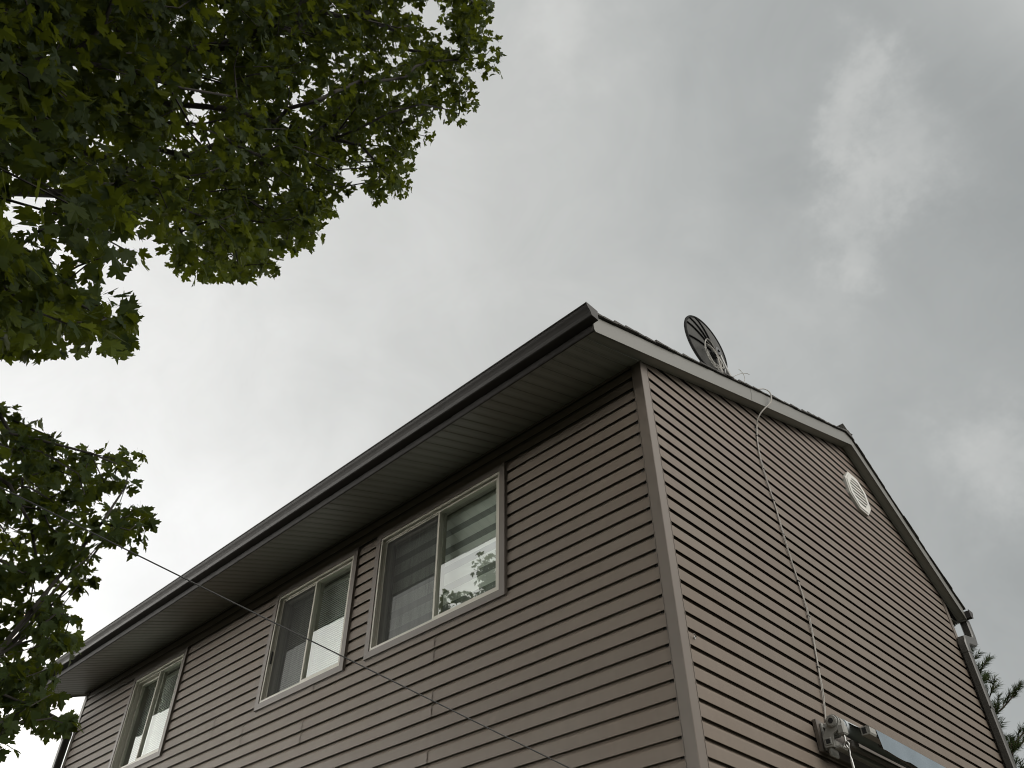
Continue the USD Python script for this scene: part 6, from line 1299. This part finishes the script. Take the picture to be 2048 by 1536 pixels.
def leaf_vertices(size, curl, fold):
    x, y = LV2[:, 0], LV2[:, 1]
    z = fold * np.abs(x) - curl * np.maximum(y, 0) ** 2 - .25 * curl * x * x
    z = np.where(np.arange(len(x)) >= nl, .10 * y * y, z)
    return np.stack([x * size, y * size, z * size], 1)


leaves = []
for t, r in zip(tips, radii):
    k = int(rng.integers(19, 26) * (r / .15) ** 2.0) if r > .1 else int(rng.integers(5, 9))
    k = max(k, 3)
    if r >= .2:
        k = int(k * .16)  # wide sprigs: unseen fill, mostly added to shade the front wall
    for _ in range(k):
        q = rng.normal(size=3); q /= np.linalg.norm(q)
        c = t + q * r * rng.random() ** .4 * np.array([1, 1, .8])
        out = c - t; out[2] *= .3
        tip = out / (np.linalg.norm(out) + 1e-6) * .55 + rng.normal(size=3) * .45 + np.array([0, 0, -.55])
        tip /= np.linalg.norm(tip)
        nrm = np.array([0, 0, 1.0]) * .55 + rng.normal(size=3) * .42 + np.array([out[0], out[1], 0]) * 1.2
        nrm -= tip * (nrm @ tip); nrm /= np.linalg.norm(nrm)
        side = np.cross(tip, nrm)
        size = rng.uniform(.046, .090) if r < .2 else rng.uniform(.10, .15)
        lv = leaf_vertices(size, rng.uniform(.02, .60), rng.uniform(-.15, .42))
        leaves.append((c - TO, lv @ np.stack([side, tip, nrm])))
dist = np.array([np.linalg.norm(c + TO - CAM) for c, _ in leaves])
def in_view(c):
    q = c + TO - CAM
    d_ = -(q @ RZ)
    return d_ > .5 and abs(q @ RX) < .66 * d_ and abs(q @ RY) < .52 * d_
vis = np.array([in_view(c) for c, _ in leaves])
order = np.argsort(np.where(vis, dist, 1e3))
single = set(order[:300].tolist())
V, F, o = [], [], 0
for i, (c, lv) in enumerate(leaves):
    if i in single:
        part(tree, 'leaf', (lv + c, LF2), M['leaf'])
    else:
        V.append(lv + c); F.append(LF2 + o); o += len(lv)
part(tree, 'foliage', (np.vstack(V), np.vstack(F)), M['leaf'], kind='stuff')
print('sprigs', len(tips), 'leaves', len(leaves), 'limbs', len(limbs))

# ================================================================ pines behind the house
def pine(loc, height, label, seed, spread):
    r_ = np.random.default_rng(seed)
    t = thing('pine_tree', label, 'tree', loc=loc)
    part(t, 'trunk', MB().tube([(0, 0, 0), (.02, .03, height * .5), (0, 0, height)], [.13, .08, .012], 9).mesh(), M['pinebark'], smooth=True)
    z = 2.0
    whorl = 0
    while z < height - .1:
        left = height - z
        ln = min(.25 + left * spread, 1.9)
        nb_ = 8 if left > .6 else 5
        for b in range(nb_):
            a = 2 * math.pi * (b + .5 * (whorl % 2)) / nb_ + r_.uniform(-.25, .25)
            l_ = ln * r_.uniform(.75, 1.1)
            d = np.array([math.cos(a), math.sin(a), 0])
            path = [np.array([0, 0, z]) + d * l_ * s + np.array([0, 0, l_ * (.10 * s + .42 * s ** 2.4)]) for s in np.linspace(0, 1, 6)]
            br = MB().tube(path, [.020 * (1 - .8 * s) * (l_ / 1.2 + .3) for s in np.linspace(0, 1, 6)], 5)
            tufts = []
            for s in np.linspace(.35, 1.0, max(5, int(l_ / .085))):
                base = np.array([np.interp(s, np.linspace(0, 1, 6), [p[k] for p in path]) for k in range(3)])
                dd = np.array(path[-1]) - np.array(path[-3]); dd /= np.linalg.norm(dd)
                if s > .97:
                    tufts.append((base, dd, .20))
                else:
                    sd_ = np.cross(d, [0, 0, 1.0]) * (1 if r_.random() < .5 else -1)
                    q = dd * .7 + sd_ * .75 + np.array([0, 0, .35]) + r_.normal(size=3) * .15
                    q /= np.linalg.norm(q)
                    ll = r_.uniform(.10, .30) * (1.15 - .6 * s)
                    br.tube([base, base + q * ll], .005, 4)
                    tufts.append((base + q * ll, q, .16))
            p_ = part(t, 'branch', br.mesh(), M['pinebark'])
            V, F, o = [], [], 0
            for (c, q, sh) in tufts:
                u_ = np.cross(q, [0, 0, 1.0]); u_ /= np.linalg.norm(u_); v_ = np.cross(q, u_)
                for k in range(75):
                    th = r_.uniform(0, 2 * math.pi); s0 = -sh * r_.random() ** .8
                    rad_ = u_ * math.cos(th) + v_ * math.sin(th)
                    op = r_.uniform(.30, .75)
                    nd = q * math.cos(op) + rad_ * math.sin(op); nd[2] -= .10
                    b0 = c + q * s0; nl_ = r_.uniform(.075, .125)
                    wv_ = np.cross(nd, r_.normal(size=3)); wv_ /= np.linalg.norm(wv_) + 1e-9
                    wv_ *= .0021
                    mid = b0 + nd * nl_ * .6
                    tip_ = b0 + nd * nl_ + np.array([0, 0, -.006])
                    V += [b0 - wv_, b0 + wv_, mid + wv_, mid - wv_, tip_]
                    F += [[o, o + 1, o + 2], [o, o + 2, o + 3], [o + 3, o + 2, o + 4]]
                    o += 5
            part(p_, 'needles', (np.array(V), np.array(F)), M['needle'], kind='stuff')
        z += .34 + .1 * r_.random(); whorl += 1


pine((-.95, 8.0, -.2), 7.05, 'green pine whose branch tips show just past the rear downspout', 3, .40)
pine((0.42, 8.8, -.2), 6.2, 'dense dark pine filling the lower right corner of the view', 5, .50)
